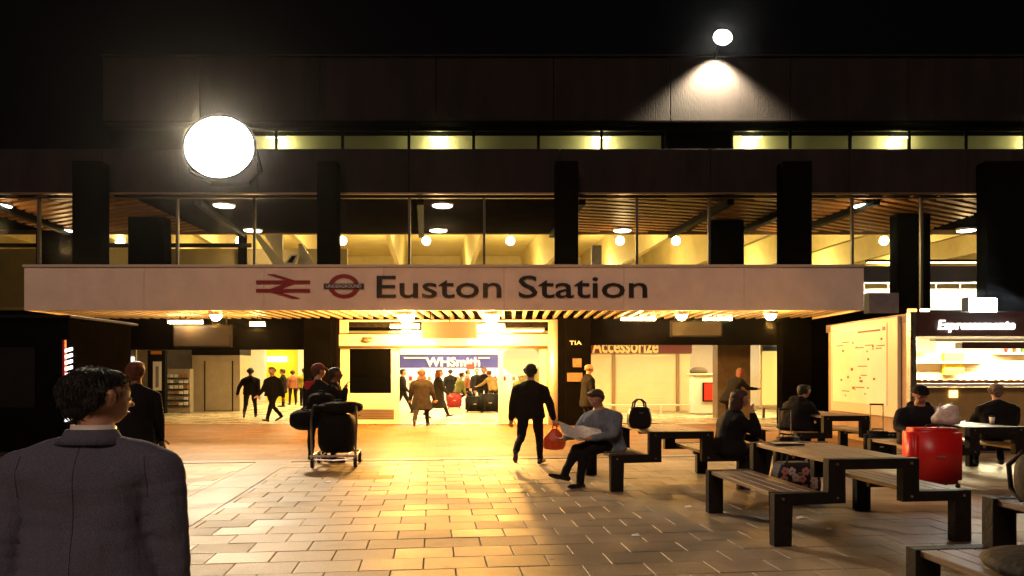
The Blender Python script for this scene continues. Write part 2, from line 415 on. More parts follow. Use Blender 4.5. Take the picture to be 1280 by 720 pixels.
# ---- upper fascia, panel by panel
fe = [-330, -60, 128, 322, 511, 700, 888, 1062, 1210, 1420, 1640]
for i in range(len(fe) - 1):
    pbox('fascia_panel', CONC, PX(fe[i], DF) + .008, PX(fe[i + 1], DF) - .008, DF, DF + .3, PZ(241, DF), PZ(186, DF), .01)
pbox('fascia_backing', BLACK, PX(-330, DF), PX(1640, DF), DF + .302, DF + .42, PZ(241, DF) + .02, PZ(186, DF) - .03)
pbox('fascia_drip', mat('bronze_trim', (.3, .2, .12), .35, .7), PX(-330, DF), PX(1640, DF), DF - .04, DF + .1, PZ(242.6, DF), PZ(240.9, DF))
pbox('transom', mat('bronze_trim'), PX(-330, DF), PX(1640, DF), DF + .1, DF + .2, PZ(246.6, DF), PZ(245, DF))
pbox('terrace_slab', BLACK, PX(-330, DF), PX(1640, DF), DF + .42, 26.2, 7.75, 8.0)
# ---- upper glazing
pe = [(-330, -190), (-150, -60), (-60, 45), (45, 90), (126, 219), (219, 316), (316, 396), (421, 511), (511, 605), (605, 694), (723, 797), (797, 888), (888, 978), (1015, 1068), (1068, 1155), (1155, 1233), (1282, 1380), (1380, 1500)]
for a, b in pe:
    part(MB().box(PX(a, DF) + .03, PX(b, DF) - .03, DF + .145, DF + .155, 3.5, PZ(246.6, DF)), 'window_pane', GLASS)
for q in sorted({e for p_ in pe for e in p_} - {90, 126, 396, 421, 694, 723, 978, 1015, 1233, 1282}):
    pbox('mullion', ALU, PX(q, DF) - .035, PX(q, DF) + .035, DF + .1, DF + .2, 3.42, PZ(246.6, DF))
pbox('first_floor_slab', BLACK, -24, 24, DF + .02, 27.4, 3.12, 3.4)
# ---- timber slat ceiling of the upper floor, bay by bay; shade of the unlit middle bays painted as a dark slab
CZ = 6.86
pbox('ceiling_deck', BLACK, -26, 26, DF + .44, 27.5, CZ + .12, CZ + .25)
def slat_bay(xa, xb, skew):
    ya, yb_, w = DF + .5, 27.4, .24
    y = ya - abs(skew) * (xb - xa)
    while y < yb_ + abs(skew) * (xb - xa):
        lo, hi = xa, xb                       # cut the slat where it leaves the bay
        if abs(skew) > 1e-6:
            t0, t1 = xa + (ya - y) / skew, xa + (yb_ - w - y) / skew
            lo, hi = max(lo, min(t0, t1)), min(hi, max(t0, t1))
        if hi - lo > .15:
            y0, y1 = y + skew * (lo - xa), y + skew * (hi - xa)
            part(MB().add([(lo, y0, CZ), (hi, y1, CZ), (hi, y1 + w, CZ), (lo, y0 + w, CZ), (lo, y0, CZ + .1), (hi, y1, CZ + .1), (hi, y1 + w, CZ + .1), (lo, y0 + w, CZ + .1)],
                          [(0, 3, 2, 1), (4, 5, 6, 7), (0, 1, 5, 4), (1, 2, 6, 5), (2, 3, 7, 6), (3, 0, 4, 7)]), 'ceiling_slat', TIMBER)
        y += .46
slat_bay(PX(-60, 22.5), PX(70, 22.5), -.5); slat_bay(PX(72, 22.5), PX(178, 22.5), -.4)
slat_bay(2.2, 6.6, .25); slat_bay(6.75, 9.0, .3)
slat_bay(11.2, 15.6, .55); slat_bay(9.1, 11.1, .4)
SOFD = mat('dark_bulkhead_and_shade_soffit', (.012, .009, .01), .85, var=.3, scale=2, spec=0.)
pbox('shade_toned_soffit', SOFD, PX(180, 22.5), 2.1, DF + .5, 27.4, CZ - .02, CZ + .1)  # dark colour stands in for the lack of light here
for xa in (-16, -9.6, -2.8, 2.15, 6.68, 9.05, 11.15):       # downstand beams running back
    s = math.tan(YAW) * 5.9
    part(MB().add([(xa - .1, DF + .5, CZ - .2), (xa + .1, DF + .5, CZ - .2), (xa + .1 - s, 27.4, CZ - .2), (xa - .1 - s, 27.4, CZ - .2), (xa - .1, DF + .5, CZ + .12), (xa + .1, DF + .5, CZ + .12), (xa + .1 - s, 27.4, CZ + .12), (xa - .1 - s, 27.4, CZ + .12)],
                  [(0, 3, 2, 1), (4, 5, 6, 7), (0, 1, 5, 4), (1, 2, 6, 5), (2, 3, 7, 6), (3, 0, 4, 7)]), 'ceiling_beam', BLACKM)
pbox('ceiling_edge_trim', mat('bronze_trim'), -26, 26, 27.5, 27.6, CZ - .05, CZ + .25)
# ---- inner columns of the upper floor
for a, b, dd in [(45, 92, 26.9), (160, 205, 24.5), (890, 930, 25), (1122, 1163, 24), (740, 752, 30)]:
    pbox('inner_column', BLACK if b - a > 20 else GREYP, PX(a, dd), PX(b, dd), dd, dd + .5, 3.4, CZ - .03)
# ---- concourse behind: ribbed ceiling with light between the ribs
RIBM = mat('warm_plaster_rib', (.55, .43, .2), .7, var=.15, scale=1.2)
RZ0, RZ1 = 7.5, 9.6
for k in range(-7, 10):
    ratio = -.33 + .7 * k
    xm = ratio * (RZ0 - EYE)
    q = MB()
    pts = []
    for yy in (28.2, 49.5):
        xx = xm - math.tan(YAW) * yy
        for dx, zz in ((-.12, RZ0), (.12, RZ0), (.3, RZ1), (-.3, RZ1)): pts.append((xx + dx, yy, zz))
    q.add(pts, [(0, 1, 2, 3), (7, 6, 5, 4), (0, 4, 5, 1), (1, 5, 6, 2), (2, 6, 7, 3), (3, 7, 4, 0)])
    part(q, 'ceiling_rib', RIBM)
pbox('concourse_ceiling', RIBM, -32, 32, 27.7, 51, RZ1 + .01, RZ1 + .2)
pbox('concourse_back_wall', WALLY, -32, 32, 50, 50.3, 0, RZ1)
pbox('concourse_side_wall', WALLY, -32.3, -32, 21.6, 50.3, 0, RZ1)
pbox('concourse_side_wall', WALLY, 32, 32.3, 21.6, 50.3, 0, RZ1)
pbox('first_floor_edge_wall', WALLY, -26, PX(430, 27.5), 28.0, 28.2, 3.4, PZ(311, 28))
for a, b in ((-40, -6), (100, 118), (205, 213), (300, 308)): pbox('first_floor_partition', BLACK, PX(a, 27.9), PX(b, 27.9), 27.7, 27.98, 3.4, CZ)
pbox('first_floor_beam', BLACKM, -26, PX(315, 27.7), 27.61, 27.68, PZ(309, 27.6), PZ(304, 27.6))
# ---- stair with pale stringer seen through the upper glass
st = MB().prism([(PX(318, 26.5), PZ(293, 26.5)), (PX(324, 26.5), PZ(293, 26.5)), (PX(360, 26.5), PZ(335, 26.5)), (PX(345, 26.5), PZ(335, 26.5))], 26.4, 26.55)
part(st, 'stair_stringer', CREAM)
part(MB().prism([(PX(330, 26.6), PZ(293, 26.6)), (PX(353, 26.6), PZ(293, 26.6)), (PX(353, 26.6), PZ(330, 26.6))], 26.6, 26.7), 'stair_side_panel', CREAM)
part(MB().prism([(PX(374, 26.5), PZ(305, 26.5)), (PX(378, 26.5), PZ(305, 26.5)), (PX(394, 26.5), PZ(332, 26.5)), (PX(374, 26.5), PZ(332, 26.5))], 26.4, 26.55), 'stair_side_panel', CREAM)
sg = part(MB().prism([(PX(356, 26), PZ(330, 26)), (PX(367, 26), PZ(330, 26)), (PX(373, 26), PZ(318, 26)), (PX(364, 26), PZ(318, 26))], 26, 26.05), 'stair_sign', PALE)
subpart(MB().prism([(PX(359.5, 26), PZ(328, 26)), (PX(365.5, 26), PZ(328, 26)), (PX(370, 26), PZ(320, 26)), (PX(365, 26), PZ(320, 26))], 25.985, 25.999).build('stair_sign_face', BLACK), sg)
# ---- bright balcony of the first floor, right of the canopy
pbox('balcony_front', mat('bright_balcony_panel', (.85, .82, .75), .5), PX(1040, 25.6), PX(1290, 25.6), 25.6, 25.7, 3.4, PZ(361, 25.6))
part(MB().tube([(PX(1040, 25.6), 25.6, PZ(354, 25.6)), (PX(1290, 25.6), 25.6, PZ(354, 25.6))], .035), 'balcony_rail', WHITE)
for q in range(1050, 1290, 30): part(MB().tube([(PX(q, 25.6), 25.6, PZ(362, 25.6)), (PX(q, 25.6), 25.6, PZ(354, 25.6))], .025), 'baluster', WHITE)
BALC = 1
pbox('shop_bulkhead', SOFD, PX(1040, 27.2), PX(1300, 27.2), 27.1, 27.3, PZ(352, 27.2), PZ(333, 27.2))
pbox('awning_box', GREYP, PX(1082, 20.9), PX(1119, 20.9), 20.7, 21.0, PZ(392, 20.9), PZ(367, 20.9))
# ---- set-back upper storey
UD = 24.5
UX0, UX1 = PX(128, UD), PX(1500, UD)
ue = [128, 250, 400, 545, 692, 838, 988, 1135, 1280, 1420, 1560]
for i in range(len(ue) - 1):
    pbox('wall_panel', CONC2, PX(ue[i], UD) + .012, PX(ue[i + 1], UD) - .012, UD, UD + .25, PZ(151, UD), PZ(71, UD), .01)
pbox('upper_storey_core', BLACK, UX0 + .02, PX(1560, UD), UD + .26, 33, PZ(151, UD), PZ(72, UD))
pbox('parapet_coping', CONC2, UX0 - .03, PX(1560, UD), UD - .06, UD + .4, PZ(71, UD) + .002, PZ(68.8, UD))
pbox('overhang_soffit', BLACK, UX0, PX(1560, UD), UD - .02, 26.3, PZ(153, UD), PZ(151, UD) - .002)
CW = 25.0
cl = [180, 262, 345, 428, 511, 592, 673, 752, 833], [915, 988, 1063, 1137, 1208, 1282, 1360, 1440]
CLZ = PZ(163.5, CW)
ROOMW = mat('pale_office_wall', (.6, .55, .36), .7, var=.08, scale=1)
for row_ in cl:
    for i in range(len(row_) - 1):
        wdw = part(MB().box(PX(row_[i], CW) + .05, PX(row_[i + 1], CW) - .05, CW + .03, CW + .04, 8.05, CLZ), 'clerestory_window', GLASS)
    for q in row_: pbox('clerestory_mullion', BLACKM, PX(q, CW) - .048, PX(q, CW) + .048, CW, CW + .08, 8.02, CLZ)
    pbox('clerestory_room_wall', ROOMW, PX(row_[0], CW), PX(row_[-1], CW), CW + .9, CW + 1.0, 8.02, CLZ + .2)
pbox('clerestory_head', BLACKM, UX0, PX(1560, CW), CW, CW + .1, CLZ, PZ(153, UD) - .003)
pbox('clerestory_blank_panel', BLACK, PX(833, CW) + .05, PX(915, CW) - .05, CW, CW + .2, 8.02, CLZ)
pbox('clerestory_blank_panel', BLACK, UX0, PX(262, CW) - .05, CW - .02, CW + .02, 8.02, CLZ)
# ---- ground floor bulkheads and black walls
pbox('bulkhead', BLACK, PX(100, DF), PX(388, DF), DF, DF + .25, PZ(437, DF), 3.12)
pbox('bulkhead', BLACK, PX(722, DF), PX(1060, DF), DF, DF + .25, PZ(431, DF), 3.12)
pbox('dark_wall', BLACK, PX(-340, DF), PX(134, DF), DF, DF + .2, 0, 3.12)
pbox('dark_wall', BLACK, PX(984, DF), PX(1056, DF), DF - .4, DF + .2, 0, 3.12)
pbox('dark_wall', BLACK, PX(1056, DF), PX(1600, DF), DF + .1, DF + .3, 0, 3.4)
pbox('lower_pier', BLACK, PX(705, DF), PX(736, DF), 20.9, 21.44, 0, 3.1, .01)
pbox('lower_pier', BLACK, PX(386, DF), PX(420, DF), 20.95, 21.44, 0, 3.1, .01)
pbox('grey_pier', mat('brown_stone_pier', (.13, .09, .06), .6, var=.4, scale=3), PX(897, 24), PX(938, 24), 24, 24.6, 0, 3.1)
for a, b, t_ in ((716, 727, 448), (709, 728, 466)):
    pbox('small_notice', mat('faded_notice', (.25, .15, .08), .6, var=.4, scale=9), PX(a, 20.88), PX(b, 20.88), 20.87, 20.898, PZ(t_ + 11, 20.88), PZ(t_, 20.88))
part(MB().lathe([(.21, 0), (.21, 3.08)], (PX(694, 21.2), 21.2, 0), 24), 'round_column', mat('satin_column', (.6, .56, .52), .5, .6, var=.1, scale=6), None, 0, True)
for o in text_islands('TIA', 'pier_letter', PALE, None, PX(712, 20.88), PX(727, 20.88), PZ(431, 20.88), PZ(426, 20.88), 20.89, .01): o.parent = bld; o.matrix_parent_inverse = B

# ================================================================== ENTRANCE SCREEN
DX = 21.45
ent = thing('entrance_screen', 'cream framed glass entrance doors with wide lintel below the name canopy', 'doorway', (0, DX, 0))
EB = Matrix.Translation((0, -DX, 0))
def epart(mb, name, m, bevel=0, parent=None):
    o = mb.build(name, m, None, bevel); o.parent = parent or ent
    if not parent: o.matrix_parent_inverse = EB
    return o
def ebox(name, m, x0, x1, y0, y1, z0, z1, parent=None, bevel=0): return epart(MB().box(PX(x0, DX), PX(x1, DX), y0, y1, PZ(z0, DX), PZ(z1, DX)), name, m, bevel, parent)
ebox('lintel', CREAM, 421, 704, DX - .18, DX + .12, 432.5, 418.5, None, .01)
ebox('head_rail', mat('dark_bronze_rail', (.08, .05, .03), .4, .3), 421, 684, DX - .19, DX + .1, 435.5, 432.6)
ebox('transom_frame', mat('dark_bronze_rail'), 421, 704, DX - .1, DX, 418.4, 416.6)
ebox('transom_frame', CREAM, 421, 704, DX - .1, DX, 402.5, 400.2)
for a, b in ((424, 436), (690, 700)): ebox('transom_post', CREAM, a, b, DX - .1, DX, 416.5, 402.6)
ebox('transom_pane', GLASS, 436, 690, DX - .055, DX - .045, 416.5, 402.6)
def door_leaf(a, b, dark):
    lf = ebox('door_leaf', CREAM, a, b, DX - .02, DX + .04, 530.0, 491.5, None, .006)
    ebox('stile', CREAM, a, a + (14 if dark else 6), DX - .02, DX + .04, 491.4, 436, lf); ebox('stile', CREAM, b - 10, b, DX - .02, DX + .04, 491.4, 436, lf)
    ebox('leaf_pane', glass('smoked_glass', (.03, .028, .026), .6) if dark else GLASS, a + (14 if dark else 6), b - 10, DX + .005, DX + .015, 491.4, 436, lf)
    ebox('kick_grille', mat('grey_grille', (.28, .23, .2), .4, .5), a + 14, b - 6, DX - .03, DX - .021, 524, 511.5, lf)
    for k in range(6):
        yy = 512.3 + k * 2
        ebox('grille_bar', mat('dark_bronze_rail'), a + 15, b - 7, DX - .036, DX - .031, yy + .6, yy, lf)
    # frames are world coords below a leaf whose parent offset is the screen's
    return lf
door_leaf(423, 499, True); door_leaf(623, 684, False)
ebox('threshold', STEEL, 421, 704, DX - .1, DX + .2, 530.6, 529.6)
# notice disc seen in the right-hand glass, its brightness put in as material glow
epart(MB().lathe([(.52, 0), (.52, .03)], (PX(651, 24), 24, PZ(450, 24)), 28, 'y', 1.25), 'round_notice', mat('glowing_yellow_notice', (.75, .66, .3), .5, emit=.9, ecol=(1, .82, .35)))
cam_d = thing('security_camera', 'small grey dome camera fixed to the cream door lintel', 'camera', (PX(459, 21.2), 21.26, PZ(425, 21.2)))
MB().ball((0, -.06, -.01), .16, .09, .08).build('dome', mat('grey_dome', (.15, .12, .08), .3), cam_d, 0, True)
MB().box(-.14, .14, -.05, .0, .03, .09).build('bracket', STEEL, cam_d)
# hanging sign box
hs = thing('hanging_sign', 'blank dark display box hung below the canopy over the doors', 'sign', (PX(562, 20), 20, PZ(423, 20)))
w_ = 34.5 * 20 / 900; h_ = 21 * 20 / 900
MB().box(-w_, w_, -.08, .08, 0, h_).build('case', mat('dark_brown_case', (.03, .016, .012), .5, var=.3, scale=5), hs, .01)
MB().box(-w_ + .05, w_ - .05, -.09, -.082, .04, h_ - .04).build('screen_face', mat('dead_screen', (.014, .009, .008), .6, var=.4, scale=20), hs)
for s in (-.7, 0, .7): MB().tube([(s * w_, 0, h_), (s * w_, 0, 3.2 - PZ(423, 20))], .018).build('hanger', BLACKM, hs)
for a, b, t_, bt, dd, lab in ((218, 290, 406, 434, 20.6, 'long black display box hung over the left hall opening'), (838, 902, 401, 421, 20.2, 'black display box hung over the shuttered shop beside the grey pier')):
    t = thing('hanging_sign', lab, 'sign', (PX((a + b) / 2, dd), dd, PZ(bt, dd)))
    w_ = (b - a) / 2 * dd / 900; h_ = (bt - t_) * dd / 900
    MB().box(-w_, w_, -.08, .08, 0, h_).build('case', BLACKM, t, .01)
    MB().box(-w_ + .04, w_ - .04, -.088, -.082, .04, h_ - .04).build('screen_face', mat('dead_screen'), t)
    for s in (-.8, .8): MB().tube([(s * w_, 0, h_), (s * w_, 0, 3.2 - PZ(bt, dd))], .018).build('hanger', BLACKM, t)

# ================================================================== LAMPS
WARM = (1, .45, .08); WARMW = (1, .65, .23)
def lampmat(name, col, e): return mat(name, (.9, .9, .9), .5, emit=e, ecol=col)
BULB = lampmat('sodium_lens', (1, .74, .34), 60)
def canopy_lamp(px, d, e, big=1., lab='round downlight set in the slatted canopy soffit'):
    z = CZ0 - .06
    t = thing('canopy_lamp', lab, 'lamp', (PX(px, d), d, z), 'downlights under the name canopy')
    MB().lathe([(.15 * big, 0), (.15 * big, .2), (.19 * big, .2), (.19 * big, -.01), (.15 * big, -.01)], seg=20).build('rim', STEEL, t)
    MB().lathe([(.02, -.15 * big), (.08 * big, -.13 * big), (.13 * big, -.07 * big), (.148 * big, -.0), (.148 * big, .02)], seg=20).build('lens', BULB, t, 0, True)
    light('POINT', e, WARM, t, (0, 0, -.26 * big), size=.1 * big)
for px, d, e, bg_ in ((270, 18.7, 90, 1), (508, 18.7, 1300, 1.5), (614, 18.7, 1300, 1.5), (852, 18.6, 160, 1), (963, 18.5, 160, 1)):
    canopy_lamp(px, d, e, bg_, {270: 'small round downlight in the canopy soffit above the beige booth', 508: 'big glaring round downlight in the canopy soffit before the dark glass door leaf', 614: 'big glaring round downlight in the canopy soffit before the clear glass door leaf',
                852: 'small round downlight in the canopy soffit near the black display box by the brown pier', 963: 'small round downlight at the canopy end nearest the map case'}[px])
# lamps of the inner row hang lower, on the face of the bulkhead
def wall_lamp(px, py, d, e, w=.3, lab=''):
    t = thing('bulkhead_lamp', lab, 'lamp', (PX(px, d), d, PZ(py, d)), 'oblong lamps on the bulkhead')
    MB().box(-w, w, -.07, .07, .03, .1).build('housing', STEEL, t, .01)
    MB().box(-w + .02, w - .02, -.06, .06, -.03, .029).build('lens', BULB, t, .01)
    MB().tube([(0, 0, .1), (0, 0, max(.12, 3.2 - PZ(py, d)))], .015).build('hanger', BLACKM, t)
    light('POINT', e, WARM, t, (0, -.15, -.12), size=.08)
for px, py, e, w in ((322, 406, 90, .22), (232, 403, 30, .5), (506, 409, 600, .42), (613, 409, 600, .42), (798, 399, 150, .5), (897, 399, 120, .42)):
    wall_lamp(px, py, 20.4, e, w, {322: 'short oblong lamp over the yellow walled end of the left hall', 232: 'long dim oblong lamp over the long black display box', 506: 'oblong lamp at the door lintel above the dark glass leaf',
              613: 'oblong lamp at the door lintel above the clear glass leaf', 798: 'long oblong lamp over the cream shutters', 897: 'oblong lamp over the brown stone pier'}[px])
# discs in the upper ceiling
DISC = lampmat('warm_white_disc', (1, .93, .75), 9)
for px, d in ((0, 22.7), (280, 22.7), (553, 22.7), (1080, 22.7), (80, 26.7), (316, 26.7), (548, 26.7), (778, 26.7), (985, 26.7), (1208, 26.7)):
    t = thing('ceiling_light', 'round white downlight in the upper floor ceiling behind glass', 'lamp', (PX(px, d), d, CZ - .03), 'round downlights of the upper floor')
    MB().lathe([(.33, -.04), (.36, .02), (.36, .05)], seg=24).build('rim', STEEL, t)
    MB().lathe([(.05, -.085), (.3, -.06), (.32, -.041)], seg=24).build('disc', DISC, t, 0, True)
    light('POINT', 55, (1, .62, .25), t, (0, 0, -.75), size=.2)
# concourse lamps between the ribs
GLOBE = lampmat('yellow_white_globe', (1, .9, .55), 25)
for px, py, d in ((428, 301, 33), (533, 301, 33), (638, 301, 33), (775, 301, 33), (845, 301, 33), (985, 301, 33), (1105, 301, 33), (150, 301, 33), (300, 301, 33), (1230, 301, 33)):
    t = thing('concourse_lamp', 'round globe lamp hanging between the yellow ceiling ribs', 'lamp', (PX(px, d), d, PZ(py, d)), 'globe lamps between the ceiling ribs')
    MB().ball((0, 0, 0), .2, seg=14, rings=10).build('globe', GLOBE, t, 0, True)
    MB().tube([(0, 0, .19), (0, 0, RZ1 - PZ(py, d))], .015).build('stem', BLACKM, t)
    light('POINT', 330, (1, .78, .3), t, (0, 0, .3), size=.2)
    light('POINT', 420, (1, .78, .3), t, (0, 9, -.1), size=.3)
# clerestory lamps
CLL = lampmat('clerestory_tube', (1, .97, .6), 14)
for px in (345, 548, 752, 940, 1125, 1300):
    t = thing('clerestory_lamp', 'short strip lamp at the head of the clerestory windows', 'lamp', (PX(px, CW + .5), CW + .5, CLZ - .06), 'strip lamps behind the clerestory')
    MB().box(-.35, .35, -.06, .06, 0, .05).build('housing', WHITE, t)
    MB().box(-.33, .33, -.045, .045, -.03, -.001).build('tube', CLL, t, .008)
    light('POINT', 60, (1, .88, .36), t, (0, .1, -.12), size=.1)
# hall lights
TUBE = lampmat('hall_light_panel', (1, .88, .6), 6)
def hall_light(x, y, z, w, dpt, e, col=WARMW, lab='flat rectangular light panel under the hall ceiling'):
    t = thing('hall_light', lab, 'lamp', (x, y, z), 'light panels of the ticket hall')
    MB().box(-w / 2 - .05, w / 2 + .05, -dpt / 2 - .05, dpt / 2 + .05, .0, .08).build('housing', WHITE, t)
    MB().box(-w / 2, w / 2, -dpt / 2, dpt / 2, -.03, -.002).build('diffuser', TUBE, t)
    light('AREA', e * .85, col, t, (0, 0, -.06), size=w, sizey=dpt)
for x_ in (-10.5, -7.5): hall_light(x_, 25, 3.02, 1.6, .6, 85, (1, .62, .22))
hall_light(-1.7, 25.0, 3.02, 2.2, .6, 330); hall_light(.0, 25.5, 3.02, 2.2, .6, 330)
for x_, y_ in ((-9.5, 33), (-3.5, 31.5), (.6, 31.5), (-3.5, 35), (.6, 35), (-10.5, 40)): hall_light(x_, y_, 4.6, 2.4, 1.0, 750)
hall_light(8.2, 25.3, 3.02, 1.6, .6, 260); hall_light(5.0, 25.6, 3.02, 2.4, .5, 170, (1, .72, .32)); hall_light(10.0, 25.3, 3.02, 1.2, .6, 200)

bl_ = thing('added_balcony_light', 'added strip light brightening the white balcony front right of the canopy', 'lamp', (PX(1170, 25.2), 24.9, 5.35))
MB().box(-2.6, 2.6, -.06, .06, .0, .08).build('housing', BLACKM, bl_); MB().box(-2.55, 2.55, -.045, .045, -.03, -.001).build('tube', TUBE, bl_)
light('AREA', 260, (1, .9, .62), bl_, (0, 0, -.05), (R(28), 0, 0), size=5, sizey=.15)  # lamp added here to brighten the balcony front
# big flood lamp bank on the fascia ledge
FLOOD = lampmat('flood_lens', (1, .92, .82), 75)
fd = 20.7
fl = thing('floodlight', 'blinding white floodlight bank standing on the fascia ledge above the glazing', 'floodlight', (PX(275, fd), fd, PZ(222, fd)))
fl.rotation_euler = (0, 0, 0)
FC = .86
DISHM = mat('dull_lamp_enamel', (.03, .027, .027), .6, var=.2, scale=6)
def round_flood(root, w, h, c, lens):
    MB().lathe([(.3, .34), (.75, .22), (1.02, .02), (1.07, -.05), (1.0, -.06)], (0, 0, 0), 36, 'y').xf(Matrix.Translation((0, 0, c)) @ Matrix.Diagonal((w, .9 * w + .2, h, 1))).build('housing', BLACKM, root, 0, True)
    MB().ball((0, -.03 * w, c), w, .22 * w, h, 36, 16).build('lens', lens, root, 0, True)
round_flood(fl, 1.0, .88, FC, FLOOD)
for s_ in (-1, 1): MB().tube([(s_ * .96, .2, FC), (s_ * 1.05, .4, .3), (s_ * .5, .85, .02)], .05).build('yoke_arm', BLACKM, fl)
MB().box(-.6, .6, .75, 1.0, -.06, .05).build('bracket', BLACKM, fl)
light('SPOT', 5800, (1, .74, .42), fl, (0, -.55, .85), (R(-62), 0, R(16)), size=.4, spot=130, blend=.8)
# roof floodlight
RFL = lampmat('roof_flood_lens', (1, .98, .9), 90)
rd = 23.6
rf = thing('floodlight', 'small floodlight on a bracket above the roof parapet washing the wall', 'floodlight', (PX(903, rd), rd, PZ(47, rd)))
round_flood(rf, .31, .26, 0, RFL)
MB().tube([(0, .1, 0), (0, .8, -.1), (0, 1.0, -.45), (0, 1.0, -.75)], .05).build('bracket', BLACKM, rf)
light('SPOT', 9000, (1, .84, .55), rf, (0, .4, -.2), (R(12), 0, 0), size=.16, spot=112, blend=.55)

# ================================================================== HALL INTERIOR
# left hall: panelled partition, leaflet rack, beige kiosk
lp = thing('panelled_partition', 'grey panelled partition at the back of the left hall', 'partition', (PX(165, 29), 29, 0))
for a, b in ((120, 152), (153, 170), (171, 186)):
    MB().box(PX(a, 29) - PX(165, 29) + .01, PX(b, 29) - PX(165, 29) - .01, 0, .1, 0, 3.1).build('panel', mat('warm_grey_panel', (.3, .26, .2), .6, var=.2, scale=3), lp, .01)
MB().box(PX(186, 29) - PX(165, 29), PX(242, 29) - PX(165, 29), 0, .12, 0, 3.1).build('end_panel', GREYP, lp)
MB().box(PX(155, 29) - PX(165, 29), PX(168, 29) - PX(165, 29), -.04, -.002, PZ(466, 29), PZ(446, 29)).build('lit_window', mat('lit_pane', (.8, .8, .8), .5, emit=1.6, ecol=(1, .88, .8)), lp)
to = thing('poster_totem', 'dark upright totem with a narrow pale poster in the left hall', 'sign', (PX(197, 27), 27, 0))
MB().box(-.33, .33, -.1, .1, 0, PZ(438, 27)).build('case', BLACKM, to, .01)
MB().box(-.12, .2, -.115, -.102, PZ(488, 27), PZ(452, 27)).build('poster', PALE, to)
MB().box(-.02, .1, -.12, -.116, PZ(484, 27), PZ(458, 27)).build('poster_text', GREYP, to)
MB().box(-.2, .2, -.115, -.102, PZ(443, 27), PZ(439, 27)).build('head_strip', mat('orange_strip', (.7, .3, .04), .5), to)
rk = thing('leaflet_rack', 'tall leaflet rack with rows of pale leaflets beside the beige booth', 'rack', (PX(222, 27.5), 27.5, 0))
MB().box(-.5, .5, -.05, .25, 0, PZ(461, 27.5)).build('case', mat('rack_case', (.33, .27, .2), .5, var=.2, scale=5), rk, .01)
for r_ in range(6):
    MB().box(-.47, .47, -.12, -.05, .25 + r_ * .21, .28 + r_ * .21).build('shelf', BLACKM, rk)
    for c_ in range(5):
        if r_ < 3 and c_ < 2: continue
        MB().box(-.45 + c_ * .185, -.45 + c_ * .185 + .13, -.1, -.065, .285 + r_ * .21, .285 + r_ * .21 + random.uniform(.1, .15)).build('leaflet', random.choice([PALE, WHITE, GREYP, mat('rust_leaflet', (.35, .15, .06), .5)]), rk)
bo = thing('beige_booth', 'plain beige booth with a flush door in the left hall', 'booth', (PX(270, 28.5), 28.5, 0))
MB().box(PX(240, 28.5) - PX(270, 28.5), PX(300, 28.5) - PX(270, 28.5), 0, 1.2, 0, PZ(444, 28.5)).build('wall', BEIGE, bo, .01)
MB().box(PX(240, 28.5) - PX(270, 28.5), PX(300, 28.5) - PX(270, 28.5), -.02, 1.2, PZ(444, 28.5) + .005, 3.0).build('head', BLACKM, bo)
dr = MB().box(PX(257, 28.5) - PX(270, 28.5), PX(290, 28.5) - PX(270, 28.5), -.03, -.002, .03, PZ(452, 28.5)).build('door', BEIGE, bo, .006)
MB().box(PX(255.5, 28.5) - PX(270, 28.5), PX(256.9, 28.5) - PX(270, 28.5), -.02, -.003, .0, PZ(451, 28.5)).build('door_gap', BLACKM, bo)
MB().box(PX(290.1, 28.5) - PX(270, 28.5), PX(291.5, 28.5) - PX(270, 28.5), -.02, -.003, .0, PZ(451, 28.5)).build('door_gap', BLACKM, bo)
MB().ball((PX(288, 28.5) - PX(270, 28.5), -.07, 1.0), .03).build('handle', STEEL, dr)
yb = thing('yellow_booth', 'bright yellow shop wall with white column beyond the left hall', 'shop', (PX(345, 38), 38, 0))
MB().box(PX(296, 38) - PX(345, 38), PX(332, 38) - PX(345, 38), 0, .3, 0, 4).build('white_wall', WHITE, yb)
MB().box(PX(332.2, 38) - PX(345, 38), PX(372, 38) - PX(345, 38), .1, .4, 0, 4).build('yellow_wall', mat('saturated_yellow', (.8, .62, .02), .5), yb)
MB().box(PX(372.2, 38) - PX(345, 38), PX(402, 38) - PX(345, 38), 0, .3, 0, 4).build('white_wall', WHITE, yb)
MB().box(PX(336, 38) - PX(345, 38), PX(358, 38) - PX(345, 38), -.2, .05, PZ(452, 38), PZ(446, 38)).build('light_box', mat('white_light_box', (.9, .9, .9), .5, emit=5, ecol=(1, .97, .85)), yb)
# newsagent at the back of the concourse
ns = thing('newsagent_shop', 'newsagent shop front with white lettering on a blue fascia across the concourse', 'shop', (PX(561, 36), 36, 0))
ox = PX(561, 36)
BLUE = mat('violet_blue_fascia', (.025, .03, .24), .45, var=.15, scale=2)
MB().box(PX(486, 36) - ox, PX(640, 36) - ox, 0, .2, PZ(460, 36), PZ(443, 36)).build('fascia', BLUE, ns)
MB().box(PX(486, 36) - ox, PX(640, 36) - ox, -.02, .2, PZ(443, 36) + .003, 3.6).build('upper_panel', WHITE, ns)
for o in text_islands('WHSmith', 'letter', PALE, ns, PX(532, 36) - ox, PX(600, 36) - ox, PZ(457.5, 36), PZ(446.5, 36), -.003, .04, .03): pass
MB().box(PX(505, 36) - ox, PX(535, 36) - ox, -.03, -.003, PZ(448, 36), PZ(446.8, 36)).build('fascia_rule', PALE, ns)
MB().box(PX(598, 36) - ox, PX(612, 36) - ox, -.03, -.003, PZ(448, 36), PZ(446.8, 36)).build('fascia_rule', PALE, ns)
MB().box(PX(480, 39) - ox, PX(650, 39) - ox, 3.0, 3.2, 0, 3.6).build('back_wall', WHITE, ns)
